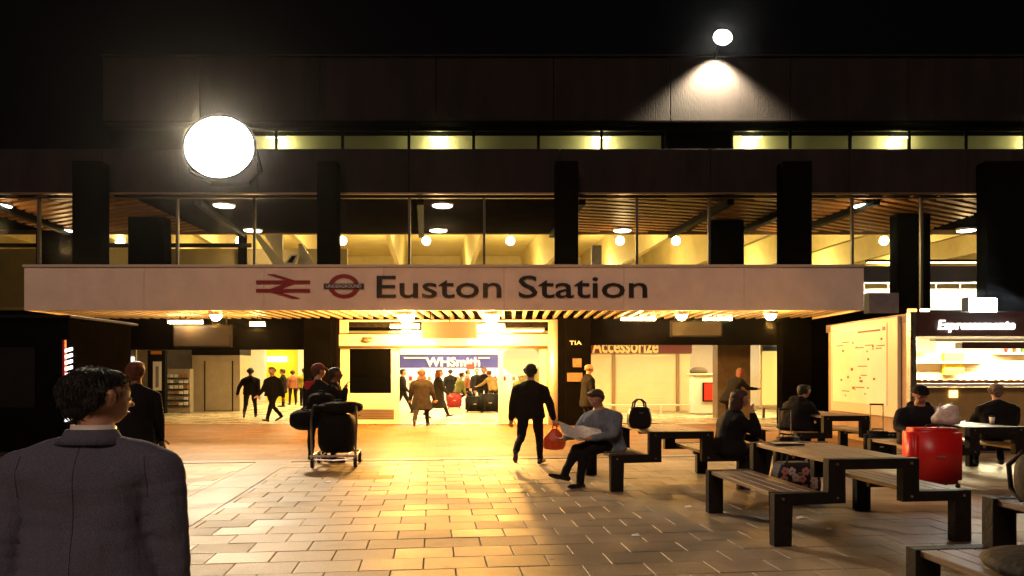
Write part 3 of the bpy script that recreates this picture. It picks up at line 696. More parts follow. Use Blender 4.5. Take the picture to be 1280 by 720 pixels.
for s_ in range(5):
    MB().box(PX(500, 38.5) - ox + s_ * 1.35, PX(500, 38.5) - ox + s_ * 1.35 + 1.1, 2.4, 2.9, 0, 1.5).build('display_stand', WHITE, ns, .02)
for s_ in range(26):
    MB().box(0, .16, 0, .02, 0, .22).build('magazine', random.choice([PALE, REDP, GREYP, BLUE, mat('rust_leaflet')]), ns, 0, False, (PX(500, 38.5) - ox + (s_ % 13) * .5, 2.37, .75 + .35 * (s_ // 13)))
pl = MB().box(PX(583, 35) - ox, PX(593, 35) - ox, -1.0, -.9, PZ(462, 35), PZ(455, 35)).build('hanging_card', mat('red_card', (.6, .05, .05), .5), ns)
light('AREA', 300, (1, .93, .75), ns, (0, 1.6, 3.2), size=5, sizey=1)
# shuttered shop
sh = thing('shuttered_shop', 'cream shutters under a dark red fascia with gold lettering right of the doors', 'shop', (PX(800, 28), 28, 0))
ox = PX(800, 28)
MB().box(PX(722, 28) - ox, PX(864, 28) - ox, -.12, .1, PZ(441.5, 28), 3.1).build('fascia', mat('maroon_fascia', (.12, .008, .008), .45, var=.15, scale=3), sh)
SHUT = mat('cream_roller_shutter', (.72, .58, .36), .5, var=.08, scale=1.5)
for a, b in ((722, 765), (769, 845), (849, 863)):
    pn = MB().box(PX(a, 28) - ox, PX(b, 28) - ox, .02, .08, 0, PZ(441.6, 28)).build('shutter', SHUT, sh)
    z = .04
    while z < PZ(442, 28) - .1:
        MB().prism([(PX(a, 28) - ox + .02, z), (PX(b, 28) - ox - .02, z), (PX(b, 28) - ox - .02, z + .085), (PX(a, 28) - ox + .02, z + .085)], .0, .019).build('shutter_slat', SHUT, pn, .006); z += .095
for a in (765.1, 845.1): MB().box(PX(a, 28) - ox, PX(a + 3.8, 28) - ox, -.04, .1, 0, PZ(441.6, 28)).build('shutter_guide', mat('brown_guide', (.25, .16, .08), .5), sh)
for o in text_islands('Accessorize', 'letter', mat('gold_letter', (.85, .62, .25), .4), sh, PX(740, 27.87) - ox, PX(823, 27.87) - ox, PZ(440.6, 27.87), PZ(422.5, 27.87), -.122, .03, .025, -1): pass
# rail and counter right of the shutters
rl = thing('guard_rail', 'low pale guard rail in front of the shuttered shop', 'rail', (PX(820, 26.5), 26.5, 0))
MB().tube([(PX(752, 26.5) - PX(820, 26.5), 0, PZ(506.5, 26.5)), (PX(906, 26.5) - PX(820, 26.5), 0, PZ(506.5, 26.5))], .035).build('rail', CREAM, rl)
for q in (755, 790, 826, 865, 904): MB().tube([(PX(q, 26.5) - PX(820, 26.5), 0, 0), (PX(q, 26.5) - PX(820, 26.5), 0, PZ(506.5, 26.5))], .028).build('post', CREAM, rl)
ct = thing('shop_counter', 'white counter with a framed red square panel beside the brown pier', 'counter', (PX(884, 26), 26, 0))
ox = PX(884, 26)
MB().box(PX(867, 26) - ox, PX(905, 26) - ox, 0, .7, .05, PZ(469, 26)).build('body', WHITE, ct, .02)
MB().box(PX(864, 26) - ox, PX(907, 26) - ox, -.05, .75, PZ(469, 26) + .001, PZ(467, 26)).build('top', CREAM, ct, .01)
MB().box(PX(878, 26) - ox, PX(902, 26) - ox, -.03, -.002, PZ(502, 26), PZ(478, 26)).build('panel_frame', BLACKM, ct)
MB().box(PX(880, 26) - ox, PX(900, 26) - ox, -.05, -.031, PZ(500.5, 26), PZ(479.5, 26)).build('red_panel', mat('bright_red_panel', (.75, .03, .02), .4), ct)
bgc = MB().ball((PX(876, 26) - ox, .3, PZ(464, 26)), .34, .2, .16); tag(bgc.build('soft_bag', mat('brown_cloth', (.09, .07, .05), .8), None, 0, True), 'dark soft bag lying on the white counter', 'bag').location = (ox, 26, 0)
sw = thing('lit_shop_wall', 'bright white lit shop wall behind the brown pier', 'wall', (PX(910, 30), 30, 0))
ox = PX(910, 30)
MB().box(PX(862, 30) - ox, PX(1000, 30) - ox, 0, .2, 0, 3.1).build('wall', WHITE, sw)
MB().box(PX(862, 30) - ox, PX(1000, 30) - ox, -.05, -.001, 0, .15).build('skirting', BEIGE, sw)
vm = thing('advert_panel', 'tall yellow advert panel with a blue heading beyond the brown pier', 'sign', (PX(964, 24.2), 24.2, 0))
MB().box(-.36, .36, 0, .12, .35, PZ(431, 24.2)).build('case', WHITE, vm, .01)
MB().box(-.31, .31, -.012, -.001, .45, PZ(439, 24.2)).build('poster', mat('backlit_yellow_poster', (.9, .7, .15), .5, emit=.7, ecol=(1, .75, .2)), vm)
MB().box(-.28, .28, -.012, -.001, PZ(438.4, 24.2), PZ(433, 24.2)).build('heading', mat('blue_heading', (.1, .2, .5), .5), vm)
for s in (-.25, .25): MB().box(s - .04, s + .04, 0, .1, 0, .349).build('leg', STEEL, vm)
vm2 = thing('advert_panel', 'narrow white notice board beside the black wall', 'sign', (PX(978, 24), 24, 0))
MB().box(-.13, .13, 0, .08, 1.0, PZ(431, 24)).build('board', PALE, vm2, .01)
MB().box(-.04, .04, .01, .07, 0, .999).build('post', BLACKM, vm2)
MB().box(-.06, .06, -.01, -.001, 1.3, 2.1).build('print', mat('rust_leaflet'), vm2)

# ================================================================== CAFE KIOSK (right)
KD = 14.2; KX0, KX1 = 7.85, 15.4; KZ = PZ(390, KD)
ks = thing('cafe_kiosk', 'dark maroon cafe kiosk with glowing serving hatch and white script lettering', 'kiosk', (KX0, KD, 0))
MAROON = mat('maroon_brown_panel', (.07, .028, .02), .45, var=.25, scale=4)
def kb(name, m, x0, x1, y0, y1, z0, z1, parent=None, bevel=0):
    return MB().box(x0 - KX0, x1 - KX0, y0 - KD, y1 - KD, z0, z1).build(name, m, parent or ks, bevel)
kb('fascia', MAROON, KX0 + .1, KX1, KD - .08, KD + .1, PZ(420.5, KD), KZ, None, .01)
kb('roof', MAROON, KX0, KX1, KD + .101, 18, KZ - .2, KZ - .02)
kb('awning_rail', WHITE, KX0 + .35, KX1, KD - .25, KD - .05, PZ(427, KD), PZ(424, KD), None, .01)
kb('awning_lip', MAROON, KX0 + .9, KX1, KD - .2, KD + .02, PZ(436, KD), PZ(428, KD))
kb('corner_post', STEEL, KX0 - .02, KX0 + .1, KD - .06, KD + .1, 0, KZ, None, .01)
kb('back_wall', mat('bright_cafe_wall', (.85, .78, .6), .5), KX0 + .1, KX1, 16.6, 16.75, 0, KZ - .2)
kb('rear_wall', MAROON, KX0 + .1, KX1, 17.9, 18, 0, KZ - .2)
kb('side_wall', mat('kiosk_side_panel', (.3, .2, .13), .5, var=.2, scale=4), KX0 + .02, KX0 + .08, KD + .1, 17.9, 0, KZ - .02)
kb('side_wall', MAROON, KX1 + .01, KX1 + .08, KD + .1, 17.9, 0, KZ - .02)
kb('counter_front', mat('ochre_counter_front', (.4, .27, .1), .4, var=.15, scale=3), KX0 + .11, KX1, KD + .02, KD + .12, .12, PZ(484, KD))
kb('counter_top', WHITE, KX0 + .11, KX1, KD - .12, KD + .8, PZ(483.5, KD), PZ(479.5, KD), None, .01)
kb('counter_trim', mat('rust_leaflet'), KX0 + .11, KX1, KD - .06, KD - .0, PZ(479, KD), PZ(475.5, KD))
kb('plinth', BLACKM, KX0 + .05, KX1, KD + .0, KD + .2, 0, .119)
kb('display_case', glass('case_glass', (.95, .95, .95)), KX0 + .25, KX0 + 2.9, KD + .1, KD + .12, PZ(475, KD), PZ(462, KD))
kb('shelf', CREAM, KX0 + .2, KX0 + 3, 16.25, 16.58, 1.75, 1.79); kb('shelf', CREAM, KX0 + 3.2, KX1, 16.25, 16.58, 1.95, 1.99)
kb('menu_board', mat('orange_menu', (.8, .45, .05), .5, emit=1.2, ecol=(1, .62, .06)), KX0 + .2, KX0 + 1.75, 16.3, 16.4, PZ(441, 16.3), PZ(427, 16.3))
kb('yellow_banner', mat('yellow_banner', (.9, .75, .05), .5), KX0 + 2.0, KX0 + 2.45, 16.4, 16.5, PZ(468, 16.4), PZ(441, 16.4))
kb('small_light_box', mat('amber_light_box', (.9, .7, .3), .5, emit=3, ecol=(1, .62, .2)), PX(1187, KD), PX(1197, KD), KD - .01, KD + .018, PZ(497, KD), PZ(488, KD))
for o in text_islands('Espressamente', 'letter', mat('backlit_white_letter', (.9, .9, .9), .5, emit=2.2, ecol=(1, .98, .95)), ks, PX(1169, KD) - KX0, PX(1264, KD) - KX0, PZ(412, KD), PZ(400.5, KD), -.082, .04, .02, -1, .15): pass
# route map on the kiosk's side wall
mp_ = kb('map_case', mat('map_frame', (.6, .54, .44), .5, .2), KX0 - .06, KX0 + .018, KD + .35, 17.6, .62, KZ - .06, None, .01)
MAPB = mat('cream_map_sheet', (.82, .78, .7), .5, var=.06, scale=3)
kb('map_sheet', MAPB, KX0 - .072, KX0 - .062, KD + .75, 17.45, .85, KZ - .16, mp_)
INK = mat('brown_ink', (.12, .06, .04), .6)
def ink(y0, y1, z0, z1, m=INK): kb('map_mark', m, KX0 - .076, KX0 - .073, y0, y1, z0, z1, mp_)
ink(15.0, 15.12, 2.42, 2.5, LOGORED); ink(15.2, 16.2, 2.42, 2.46)
for k in range(30):
    a = random.uniform(15.0, 17.2); b = random.uniform(.95, 2.3); s_ = random.uniform(.02, .06)
    if k % 3: ink(a, a + s_ * 2.0, b, b + s_ * 1.2, random.choice([INK, GREYP, LOGORED]))
    else: ink(a, a + random.uniform(.25, .5), b, b + .02)
kl = thing('kiosk_strip_light', 'long strip light under the kiosk roof above the counter', 'lamp', (10.8, 15.4, KZ - .32))
MB().box(-2.6, 2.6, -.08, .08, .0, .1).build('housing', WHITE, kl)
MB().box(-2.55, 2.55, -.06, .06, -.05, -.001).build('tube', lampmat('cool_tube', (1, .93, .7), 22), kl, .01)
light('AREA', 950, (1, .84, .45), kl, (0, 0, -.1), size=5, sizey=.3)
kf = thing('floodlight', 'white square floodlight on top of the cafe kiosk roof', 'floodlight', (PX(1226, 14.3), 14.3, KZ - .02))
MB().box(-.3, .3, -.05, .15, .0, .32).build('housing', BLACKM, kf, .02)
MB().box(-.27, .27, -.08, -.051, .03, .29).build('lens', lampmat('blue_white_lens', (.92, .95, 1), 90), kf, .01)
light('AREA', 60, (.95, .95, 1), kf, (0, -.12, .16), (R(80), 0, 0), size=.5, sizey=.25)
for a, col in ((1140, (1, .3, .05)), (1156, (1, .9, .8))):
    t = thing('marker_lamp', 'small orange marker lamp on the kiosk roof edge' if a == 1140 else 'small white marker lamp on the kiosk roof edge', 'lamp', (PX(a, 14.3), 14.3, KZ - .02))
    MB().box(-.1, .1, -.04, .04, 0, .03).build('base', BLACKM, t); MB().box(-.085, .085, -.03, .03, .031, .09).build('lens', mat('marker_%d' % a, (.8, .5, .3), .4, emit=6, ecol=col), t, .01)
for k in range(16):
    x_ = KX0 + .35 + k * .155 + random.uniform(-.02, .02)
    o = MB().ball((0, 0, .045), .06, .05, .045, 10, 6).build('pastry', random.choice([mat('brown_crust', (.4, .18, .05), .6), mat('pale_crust', (.6, .4, .15), .6), mat('dark_crust', (.15, .06, .03), .6)]), None, 0, True, (x_, KD + .35, PZ(479.5, KD)))
    tag(o, 'small pastry in the row on the kiosk counter', 'pastry', 'pastries on the kiosk counter')
for k in range(9):
    o = MB().lathe([(.035, 0), (.04, .12), (.015, .17), (.015, .22)], seg=10).build('bottle', random.choice([REDP, mat('brown_glass', (.12, .05, .02), .2), mat('green_glass', (.05, .12, .03), .2)]), None, 0, True, (KX0 + 3.4 + k * .19, 16.4, 1.992))
    tag(o, 'small bottle on the back shelf of the kiosk', 'bottle', 'bottles on the kiosk shelf')

# ================================================================== dark booth on the left
lb = thing('dark_booth', 'unlit black booth with a lit slanted louvre on its edge', 'booth', (PX(85, 13.2), 13.2, 0))
MB().box(-3.2, 0, 0, 2.2, .1, PZ(398, 13.2)).build('body', BLACK, lb, .02)
MB().box(-3.3, .1, -.1, 2.3, PZ(398, 13.2) + .002, PZ(394, 13.2)).build('roof', BLACKM, lb, .01)
MB().box(-3.15, -.05, .05, 2.1, 0, .099).build('plinth', RUBBER, lb)
MB().box(-2.2, -.6, -.02, -.001, .9, 2.0).build('shutter', BLACKM, lb)
LV = mat('louvre_light', (.9, .9, .9), .5, emit=2.5, ecol=(1, .97, .93))
for k in list(range(6)) + [9.6, 10.6, 11.4]:
    z = PZ(438 + k * 7.6, 13.2); MB().prism([(-.02, z - .035), (.1, z + .0), (.1, z + .055), (-.02, z + .02)], -.06, -.02).build('louvre_blade', LV, lb)
MB().box(-.06, -.021, -.07, -.01, 1.0, PZ(425, 13.2)).build('louvre_stile', REDP, lb)

# ================================================================== PICNIC TABLES
WOODT = mat('weathered_bench_timber', (.15, .088, .046), .45, var=.5, scale=5, bump=.3, bscale=40, stretch=(6, .6, 6))
FRAMEM = mat('dark_bench_frame', (.010, .0075, .006), .6, var=.4, scale=8, bump=.3, bscale=40, spec=.25)
def make_table(lab, loc, rz=YAW, L=1.62):
    t = thing('picnic_table', lab, 'table', loc, 'stepped picnic tables on the forecourt', rz)
    LW, TH, SZ, TZ = .165, .095, .47, .77
    prof = [(0, 0), (LW, 0), (LW, SZ - TH), (.67, SZ - TH), (.67, TZ - TH), (1.22, TZ - TH), (1.22, SZ - TH), (1.89 - LW, SZ - TH), (1.89 - LW, 0), (1.89, 0), (1.89, SZ), (1.38, SZ), (1.38, TZ), (.51, TZ), (.51, SZ), (0, SZ)]
    for y in (0, L - .1):
        vs = [(x, y, z) for x, z in prof] + [(x, y + .1, z) for x, z in prof]; n = len(prof)
        m = MB()
        for poly in ([0, 1, 2, 15], [2, 3, 14, 15], [3, 4, 13, 14], [4, 5, 12, 13], [5, 6, 11, 12], [6, 7, 10, 11], [7, 8, 9, 10]):
            m.add([vs[i] for i in poly] + [vs[i + n] for i in poly], [(0, 1, 2, 3), (7, 6, 5, 4), (0, 4, 5, 1), (1, 5, 6, 2), (2, 6, 7, 3), (3, 7, 4, 0)])
        # weld into one bent bar
        me = bpy.data.meshes.new('end_frame'); me.from_pydata(m.v, [], m.f); bm = bmesh.new(); bm.from_mesh(me)
        bmesh.ops.remove_doubles(bm, verts=bm.verts, dist=1e-4)
        seen = {}
        for f in list(bm.faces): seen.setdefault(tuple(sorted(q.index for q in f.verts)), []).append(f)
        bmesh.ops.delete(bm, geom=[f for fs in seen.values() if len(fs) > 1 for f in fs], context='FACES_ONLY')
        bmesh.ops.recalc_face_normals(bm, faces=bm.faces)
        bmesh.ops.bevel(bm, geom=[e for e in bm.edges if len(e.link_faces) == 2 and e.calc_face_angle(0) > .5], offset=.006, segments=1, affect='EDGES'); bm.to_mesh(me); bm.free()
        link('end_frame', me, FRAMEM, t)
    for y in (-.004, L + .004):
        for bx_, bz_ in ((.08, SZ - .045), (.59, SZ - .045), (.59, TZ - .045), (1.3, TZ - .045), (1.3, SZ - .045), (1.81, SZ - .045)):
            MB().lathe([(.016, -.006), (.012, .006)] if y > 0 else [(.012, -.006), (.016, .006)], (bx_, y, bz_), 8, 'y').build('bolt', STEEL, t)
    def planks(x0, x1, n, z, nm):
        w = (x1 - x0) / n
        for i in range(n):
            MB().box(x0 + i * w + .005, x0 + (i + 1) * w - .005, .101, L - .101, z - .045, z - .004 + random.uniform(-.002, .002)).build(nm, WOODT, t, .004)
    planks(.02, .5, 4, SZ, 'seat_plank'); planks(1.39, 1.87, 4, SZ, 'seat_plank'); planks(.53, 1.36, 6, TZ, 'top_plank')
    for x0, x1, z in ((.1, .5, SZ), (1.4, 1.8, SZ), (.6, 1.3, TZ)): MB().box(x0, x1, L / 2 - .03, L / 2 + .03, z - .09, z - .046).build('cross_batten', FRAMEM, t)
    return t
T1 = (PX(764, 9.3), 9.3, 0); T2 = (PX(968, 6.37), 6.37, 0); T3 = (2.62, 2.86, 0); T4 = (5.95, 10.1, 0); T5 = (5.02, 12.7, 0)
make_table('timber picnic table with a black handbag standing on its top', T1)
make_table('timber picnic table with the flowered bag on the ground beside its bench', T2)
make_table('timber picnic table with black holdall on its bench', T3)
make_table('timber picnic table with a white carrier bag on it, in front of the kiosk', T4)
make_table('timber picnic table in the dark beside the map case', T5)

# ================================================================== PEOPLE
def capsule(mb, p0, r0, p1, r1, seg=12, rings=5):
    p0 = Vector(p0); p1 = Vector(p1); d = p1 - p0; L = d.length
    if L < 1e-5: d = Vector((0, 0, 1)); p1 = p0 + d * 1e-4; L = 1e-4
    t = d.normalized(); a = t.orthogonal().normalized(); b = t.cross(a)
    prof = []
    for i in range(rings + 1): q = math.pi / 2 * (1 - i / rings); prof.append((max(1e-4, r0 * math.cos(q)), -r0 * math.sin(q)))
    for i in range(rings + 1): q = math.pi / 2 * (i / rings); prof.append((max(1e-4, r1 * math.cos(q)), L + r1 * math.sin(q)))
    vs = [p0 + t * h + (a * math.cos(2 * math.pi * k / seg) + b * math.sin(2 * math.pi * k / seg)) * r for r, h in prof for k in range(seg)]
    n = len(prof)
    fs = [(i * seg + k, i * seg + (k + 1) % seg, (i + 1) * seg + (k + 1) % seg, (i + 1) * seg + k) for i in range(n - 1) for k in range(seg)]
    fs += [tuple(range(seg - 1, -1, -1)), tuple(range((n - 1) * seg, n * seg))]
    mb.add(vs, fs)
def remesh(mb, voxel, smooth=4, disp=0., dscale=.1):
    me = bpy.data.meshes.new('r'); me.from_pydata(mb.v, [], mb.f)
    o = bpy.data.objects.new('r', me); COL.objects.link(o)
    m = o.modifiers.new('r', 'REMESH'); m.mode = 'VOXEL'; m.voxel_size = voxel
    s = o.modifiers.new('s', 'SMOOTH'); s.iterations = smooth; s.factor = .5
    if disp:
        tx = bpy.data.textures.new('t', 'CLOUDS'); tx.noise_scale = dscale
        dm = o.modifiers.new('d', 'DISPLACE'); dm.texture = tx; dm.strength = disp; dm.mid_level = .5
    me2 = bpy.data.meshes.new_from_object(o.evaluated_get(bpy.context.evaluated_depsgraph_get()))
    bpy.data.objects.remove(o); bpy.data.meshes.remove(me)
    return me2
SKINS = {'light': mat('light_skin', (.5, .27, .17), .5, var=.1, scale=20), 'dark': mat('brown_skin', (.2, .09, .05), .5, var=.1, scale=20)}
def cloth(name, col, var=.35, bump=.9): return mat(name, col, .85, var=var, scale=9, bump=bump, bscale=16, stretch=(1, 1, .45), spec=.2)
BLK = cloth('black_cloth', (.006, .0055, .006)); NVY = cloth('dark_navy_cloth', (.008, .008, .012)); DKT = cloth('dark_trouser_cloth', (.006, .006, .007))
GRY = cloth('grey_tweed_cloth', (.085, .075, .088), .5, .8); 
def tweed(name, c1, c2):
    m = bpy.data.materials.new(name); m.use_nodes = True; n = m.node_tree.nodes; l = m.node_tree.links; b = n['Principled BSDF']
    tc = n.new('ShaderNodeTexCoord'); t = n.new('ShaderNodeTexNoise'); t.inputs['Scale'].default_value = 420; t.inputs['Detail'].default_value = 3; l.new(tc.outputs['Object'], t.inputs['Vector'])
    r = n.new('ShaderNodeValToRGB'); l.new(t.outputs['Fac'], r.inputs[0]); r.color_ramp.elements[0].position = .38; r.color_ramp.elements[1].position = .64
    r.color_ramp.elements[0].color = (*c1, 1); r.color_ramp.elements[1].color = (*c2, 1); l.new(r.outputs[0], b.inputs['Base Color'])
    mp = n.new('ShaderNodeMapping'); mp.inputs['Scale'].default_value = (1, 1, .3); l.new(tc.outputs['Object'], mp.inputs[0])
    t2 = n.new('ShaderNodeTexNoise'); t2.inputs['Scale'].default_value = 11; t2.inputs['Detail'].default_value = 4; t2.inputs['Distortion'].default_value = .8; l.new(mp.outputs[0], t2.inputs['Vector'])
    bp = n.new('ShaderNodeBump'); bp.inputs['Strength'].default_value = .7; bp.inputs['Distance'].default_value = .018; l.new(t2.outputs['Fac'], bp.inputs['Height']); l.new(bp.outputs[0], b.inputs['Normal'])
    b.inputs['Roughness'].default_value = .9; b.inputs['Specular IOR Level'].default_value = .15
    return m
GRY = tweed('grey_tweed', (.06, .063, .09), (.16, .168, .24)); BLUEG = cloth('blue_grey_quilted_cloth', (.17, .2, .25), .4, 1.4)
SHOE = mat('black_shoe_leather', (.012, .01, .01), .35)
HAIRS = {'black': mat('black_hair', (.012, .009, .008), .55, var=.5, scale=30, bump=1, bscale=70, stretch=(1, 1, .2)),
         'brown': mat('brown_hair', (.06, .028, .015), .55, var=.5, scale=30, bump=1, bscale=70, stretch=(1, 1, .2)),
         'red': mat('auburn_hair', (.12, .03, .015), .55, var=.5, scale=30, bump=1, bscale=70, stretch=(1, 1, .2)),
         'grey': mat('grey_hair', (.16, .11, .08), .6, var=.5, scale=30, bump=1, bscale=70, stretch=(1, 1, .2))}
def human(label, x, y, H=1.72, heading=0, lean=0, legL=(0, 0, 3), legR=(0, 0, 3), armL=(4, 8, 10, 0), armR=(4, 8, 10, 0), head=(0, 0), seat=None,
          coat=BLK, legs=DKT, skin='light', hair='black', long_hair=False, bald=False, cap=None, coat_len=0., bulk=1., sx=1.16, voxel=.016, group=None, z=0, hood=None, collar=None, scarf=None, shoulder=1., head_scale=1., twist=0, strands=0, short_sides=False):
    k = H / 1.75
    lr = R(lean)
    hipz = seat + .09 if seat is not None else .93 * k
    def T(dx, dy, h):      # torso frame: offset sideways, forwards, height over hips
        a = R(twist) * min(1, max(0, h / .4))
        dx, dy = dx * math.cos(a) - dy * math.sin(a), dx * math.sin(a) + dy * math.cos(a)
        return Vector((dx, dy * math.cos(lr) + h * math.sin(lr), hipz + h * math.cos(lr) - dy * math.sin(lr)))
    pr = []                # p0 r0 p1 r1 material index  (0 coat 1 legs 2 skin 3 shoe 4 other)
    b = bulk
    cl_ = coat_len if seat is None else min(coat_len, .1)
    cl_ = max(cl_, .1)
    LV_ = [(-cl_ - .02, .06, .05), (-cl_, (.185 + .1 * cl_), (.125 + .09 * cl_)), (-cl_ * .5, .182 + .05 * cl_, .13 + .03 * cl_), (0, .178, .13), (.12, .165, .12), (.22, .168, .12), (.31, .185, .128), (.365, .18 * shoulder, .12), (.415, .155 * shoulder, .105), (.465, .105, .085), (.52, .06, .058)]
    LV_ = [(h * k, w_ * k * b, d_ * k * b) for h, w_, d_ in LV_]
    NS = 24
    for sd in (-1, 1): pr.append((T(0, -.01, .485 * k), .06 * k, T(sd * .165 * k * shoulder, -.005, .39 * k), .068 * k * b, 0))
    nb = T(0, .005, .5 * k); hd = T(0, .035, .675 * k)
    pr.append((nb, .055 * k, hd, .055 * k, 2))
    if scarf: pr.append((T(-.03, .02, .54 * k), .075 * k, T(.03, .02, .55 * k), .075 * k, 4))
    # head frame
    hy, hp = R(head[0]), R(head[1]); s = k * head_scale
    f0 = Vector((-math.sin(hy) * math.cos(hp), math.cos(hy) * math.cos(hp), -math.sin(hp))); u0 = Vector((-math.sin(hy) * math.sin(hp), math.cos(hy) * math.sin(hp), math.cos(hp)))
    r0 = f0.cross(u0).normalized()
    def Hd(a, c, u): return hd + (r0 * a + f0 * c + u0 * u) * s
    pr.append((Hd(0, -.025, .035), .088 * s, Hd(0, .01, .035), .084 * s, 2))
    pr.append((Hd(0, .035, -.02), .066 * s, Hd(0, .04, -.065), .046 * s, 2))
    pr.append((Hd(0, .088, .01), .011 * s, Hd(0, .108, -.018), .015 * s, 2))       # nose
    pr.append((Hd(-.022, .075, -.055), .016 * s, Hd(.022, .075, -.055), .016 * s, 2))     # mouth
    pr.append((Hd(-.035, .075, .03), .014 * s, Hd(.035, .075, .03), .014 * s, 2))     # brow
    for sd in (-1, 1): pr.append((Hd(sd * (.096 if short_sides else .085), -.008, .026), (.019 if short_sides else .015) * s, Hd(sd * .085, -.002, -.024), .012 * s, 2))  # ears
    ends = []
    for sd, lg in ((-1, legL), (1, legR)):
        th, kn, ab = R(lg[0]), R(lg[1]), R(lg[2]); rot = R(lg[3]) if len(lg) > 3 else 0
        hp_ = Vector((sd * .09 * k, 0, hipz - .02 * k)) if seat is None else Vector((sd * .09 * k, .02, hipz - .01))
        d1 = Vector((sd * math.sin(ab), math.sin(th) * math.cos(ab), -math.cos(th) * math.cos(ab))).normalized()
        kp = hp_ + d1 * .43 * k
        a2 = th - kn
        d2 = Vector((sd * math.sin(ab) * .6 + math.sin(rot), math.sin(a2), -math.cos(a2))).normalized()
        ap = kp + d2 * .41 * k
        fa = max(-1.1, min(.35, a2 * .75))
        fd_ = Vector((sd * .15 + math.sin(rot) * .8, math.cos(fa), math.sin(fa))).normalized()
        pr.append((hp_, .088 * k * (1 + (b - 1) * .5), kp, .062 * k, 0 if (coat_len > .4) else 1)); pr.append((kp, .06 * k, ap, .045 * k, 1))
        heel = ap - fd_ * .05 * k + Vector((0, 0, -.055 * k)); ball_ = ap + fd_ * .13 * k + Vector((0, 0, -.058 * k)); toe = ap + fd_ * .19 * k + Vector((0, 0, -.062 * k))
        pr.append((ap, .044 * k, heel, .034 * k, 3)); pr.append((heel, .034 * k, ball_, .036 * k, 3)); pr.append((ball_, .036 * k, toe, .026 * k, 3))
        ends.append(min(heel.z - .034 * k, toe.z - .026 * k, ball_.z - .036 * k))
    drop = -min(ends) if seat is None else 0
    hands = []
    for sd, am in ((-1, armL), (1, armR)):
        fw, ab, el, inn = (R(q) for q in am[:4])
        sp = T(sd * .183 * k * shoulder, -.005, .38 * k)
        d1 = Vector((sd * math.sin(ab), math.sin(fw + lr * .3) * math.cos(ab), -math.cos(fw + lr * .3) * math.cos(ab))).normalized()
        ep = sp + d1 * .27 * k
        a2 = fw + el
        d2 = Vector((-sd * math.sin(inn) + sd * math.sin(ab) * .5, math.sin(a2) * math.cos(inn), -math.cos(a2) * math.cos(inn))).normalized()
        wp = ep + d2 * .25 * k
        pr.append((sp, .068 * k * b, ep, .056 * k * (1 + (b - 1) * .7), 0)); pr.append((ep, .055 * k * (1 + (b - 1) * .7), wp - d2 * .01, .042 * k * (1 + (b - 1) * .5), 0))
        hp2 = wp + d2 * .075 * k
        pr.append((wp - d2 * .01, .028 * k, hp2, .032 * k, 2))
        hands.append((wp, d2, hp2, sd))
    if coat_len and seat is not None: pr.append((T(-.1 * k, .05, -.02), .13 * k * b, T(.1 * k, .05, -.02), .13 * k * b, 0))
    if hood is not None: pr.append((T(-.07 * k, -.06, .5 * k), .07 * k, T(.07 * k, -.06, .5 * k), .07 * k, 4))
    mb = MB()
    for p0, ra, p1, rb, _ in pr: capsule(mb, p0, ra, p1, rb)
    def sup(c): return math.copysign(abs(c) ** .8, c)
    lv = [T(w_ * sup(math.cos(2 * math.pi * q / NS)), d_ * sup(math.sin(2 * math.pi * q / NS)), h) for h, w_, d_ in LV_ for q in range(NS)]
    nL = len(LV_)
    mb.add(lv, [(i * NS + q, i * NS + (q + 1) % NS, (i + 1) * NS + (q + 1) % NS, (i + 1) * NS + q) for i in range(nL - 1) for q in range(NS)] + [tuple(range(NS - 1, -1, -1)), tuple(range((nL - 1) * NS, nL * NS))])
    me = remesh(mb, voxel, 5)
    # parts of the surface take the cloth or skin of the limb they belong to
    V = np.empty(len(me.vertices) * 3, np.float64); me.vertices.foreach_get('co', V); V = V.reshape(-1, 3)
    from mathutils import noise as mnoise
    NRM = np.empty(len(me.vertices) * 3, np.float32); me.vertices.foreach_get('normal', NRM); NRM = NRM.reshape(-1, 3)
    headz = nb.z + .02
    sd_ = Vector((x * 3.1, y * 1.7, 0))
    fold = np.array([0. if v_[2] > headz else mnoise.noise(Vector((v_[0] * 11, v_[1] * 11, v_[2] * 5.5)) + sd_) * .012 + abs(mnoise.noise(Vector((v_[0] * 7, v_[1] * 7, v_[2] * 16)) - sd_)) * .006 for v_ in V])
    fold[V[:, 2] < (.12 - (-min(ends) if seat is None else 0))] = 0
    V += NRM * fold[:, None]
    polys = [tuple(p.vertices) for p in me.polygons]
    C = np.array([V[list(p)].mean(0) for p in polys])
    Y_ = C[:, 1]; Z_ = C[:, 2] - hipz
    hh = Y_ * math.sin(lr) + Z_ * math.cos(lr); yy_ = Y_ * math.cos(lr) - Z_ * math.sin(lr)
    wi = np.interp(hh, [q[0] for q in LV_], [q[1] for q in LV_]); di = np.interp(hh, [q[0] for q in LV_], [q[2] for q in LV_])
    best = (np.sqrt((C[:, 0] / wi) ** 2 + (yy_ / di) ** 2) - 1) * np.minimum(wi, di) + np.maximum(0, LV_[0][0] - hh) * 3 + np.maximum(0, hh - .51 * k) * 3
    mi = np.zeros(len(C), int)
    for p0, ra, p1, rb, m_ in pr:
        p0 = np.array(p0); p1 = np.array(p1); d = p1 - p0; L2 = max(1e-9, d @ d)
        t_ = np.clip(((C - p0) @ d) / L2, 0, 1); ds = np.linalg.norm(C - (p0 + t_[:, None] * d), axis=1) - (ra + (rb - ra) * t_)
        ds = ds + (0.004 if m_ == 2 else 0)
        w = ds < best; best[w] = ds[w]; mi[w] = m_
    ext = MB(); exm = []
    def addx(fn, m_):
        n0 = len(ext.f); fn(); exm.extend([m_] * (len(ext.f) - n0))
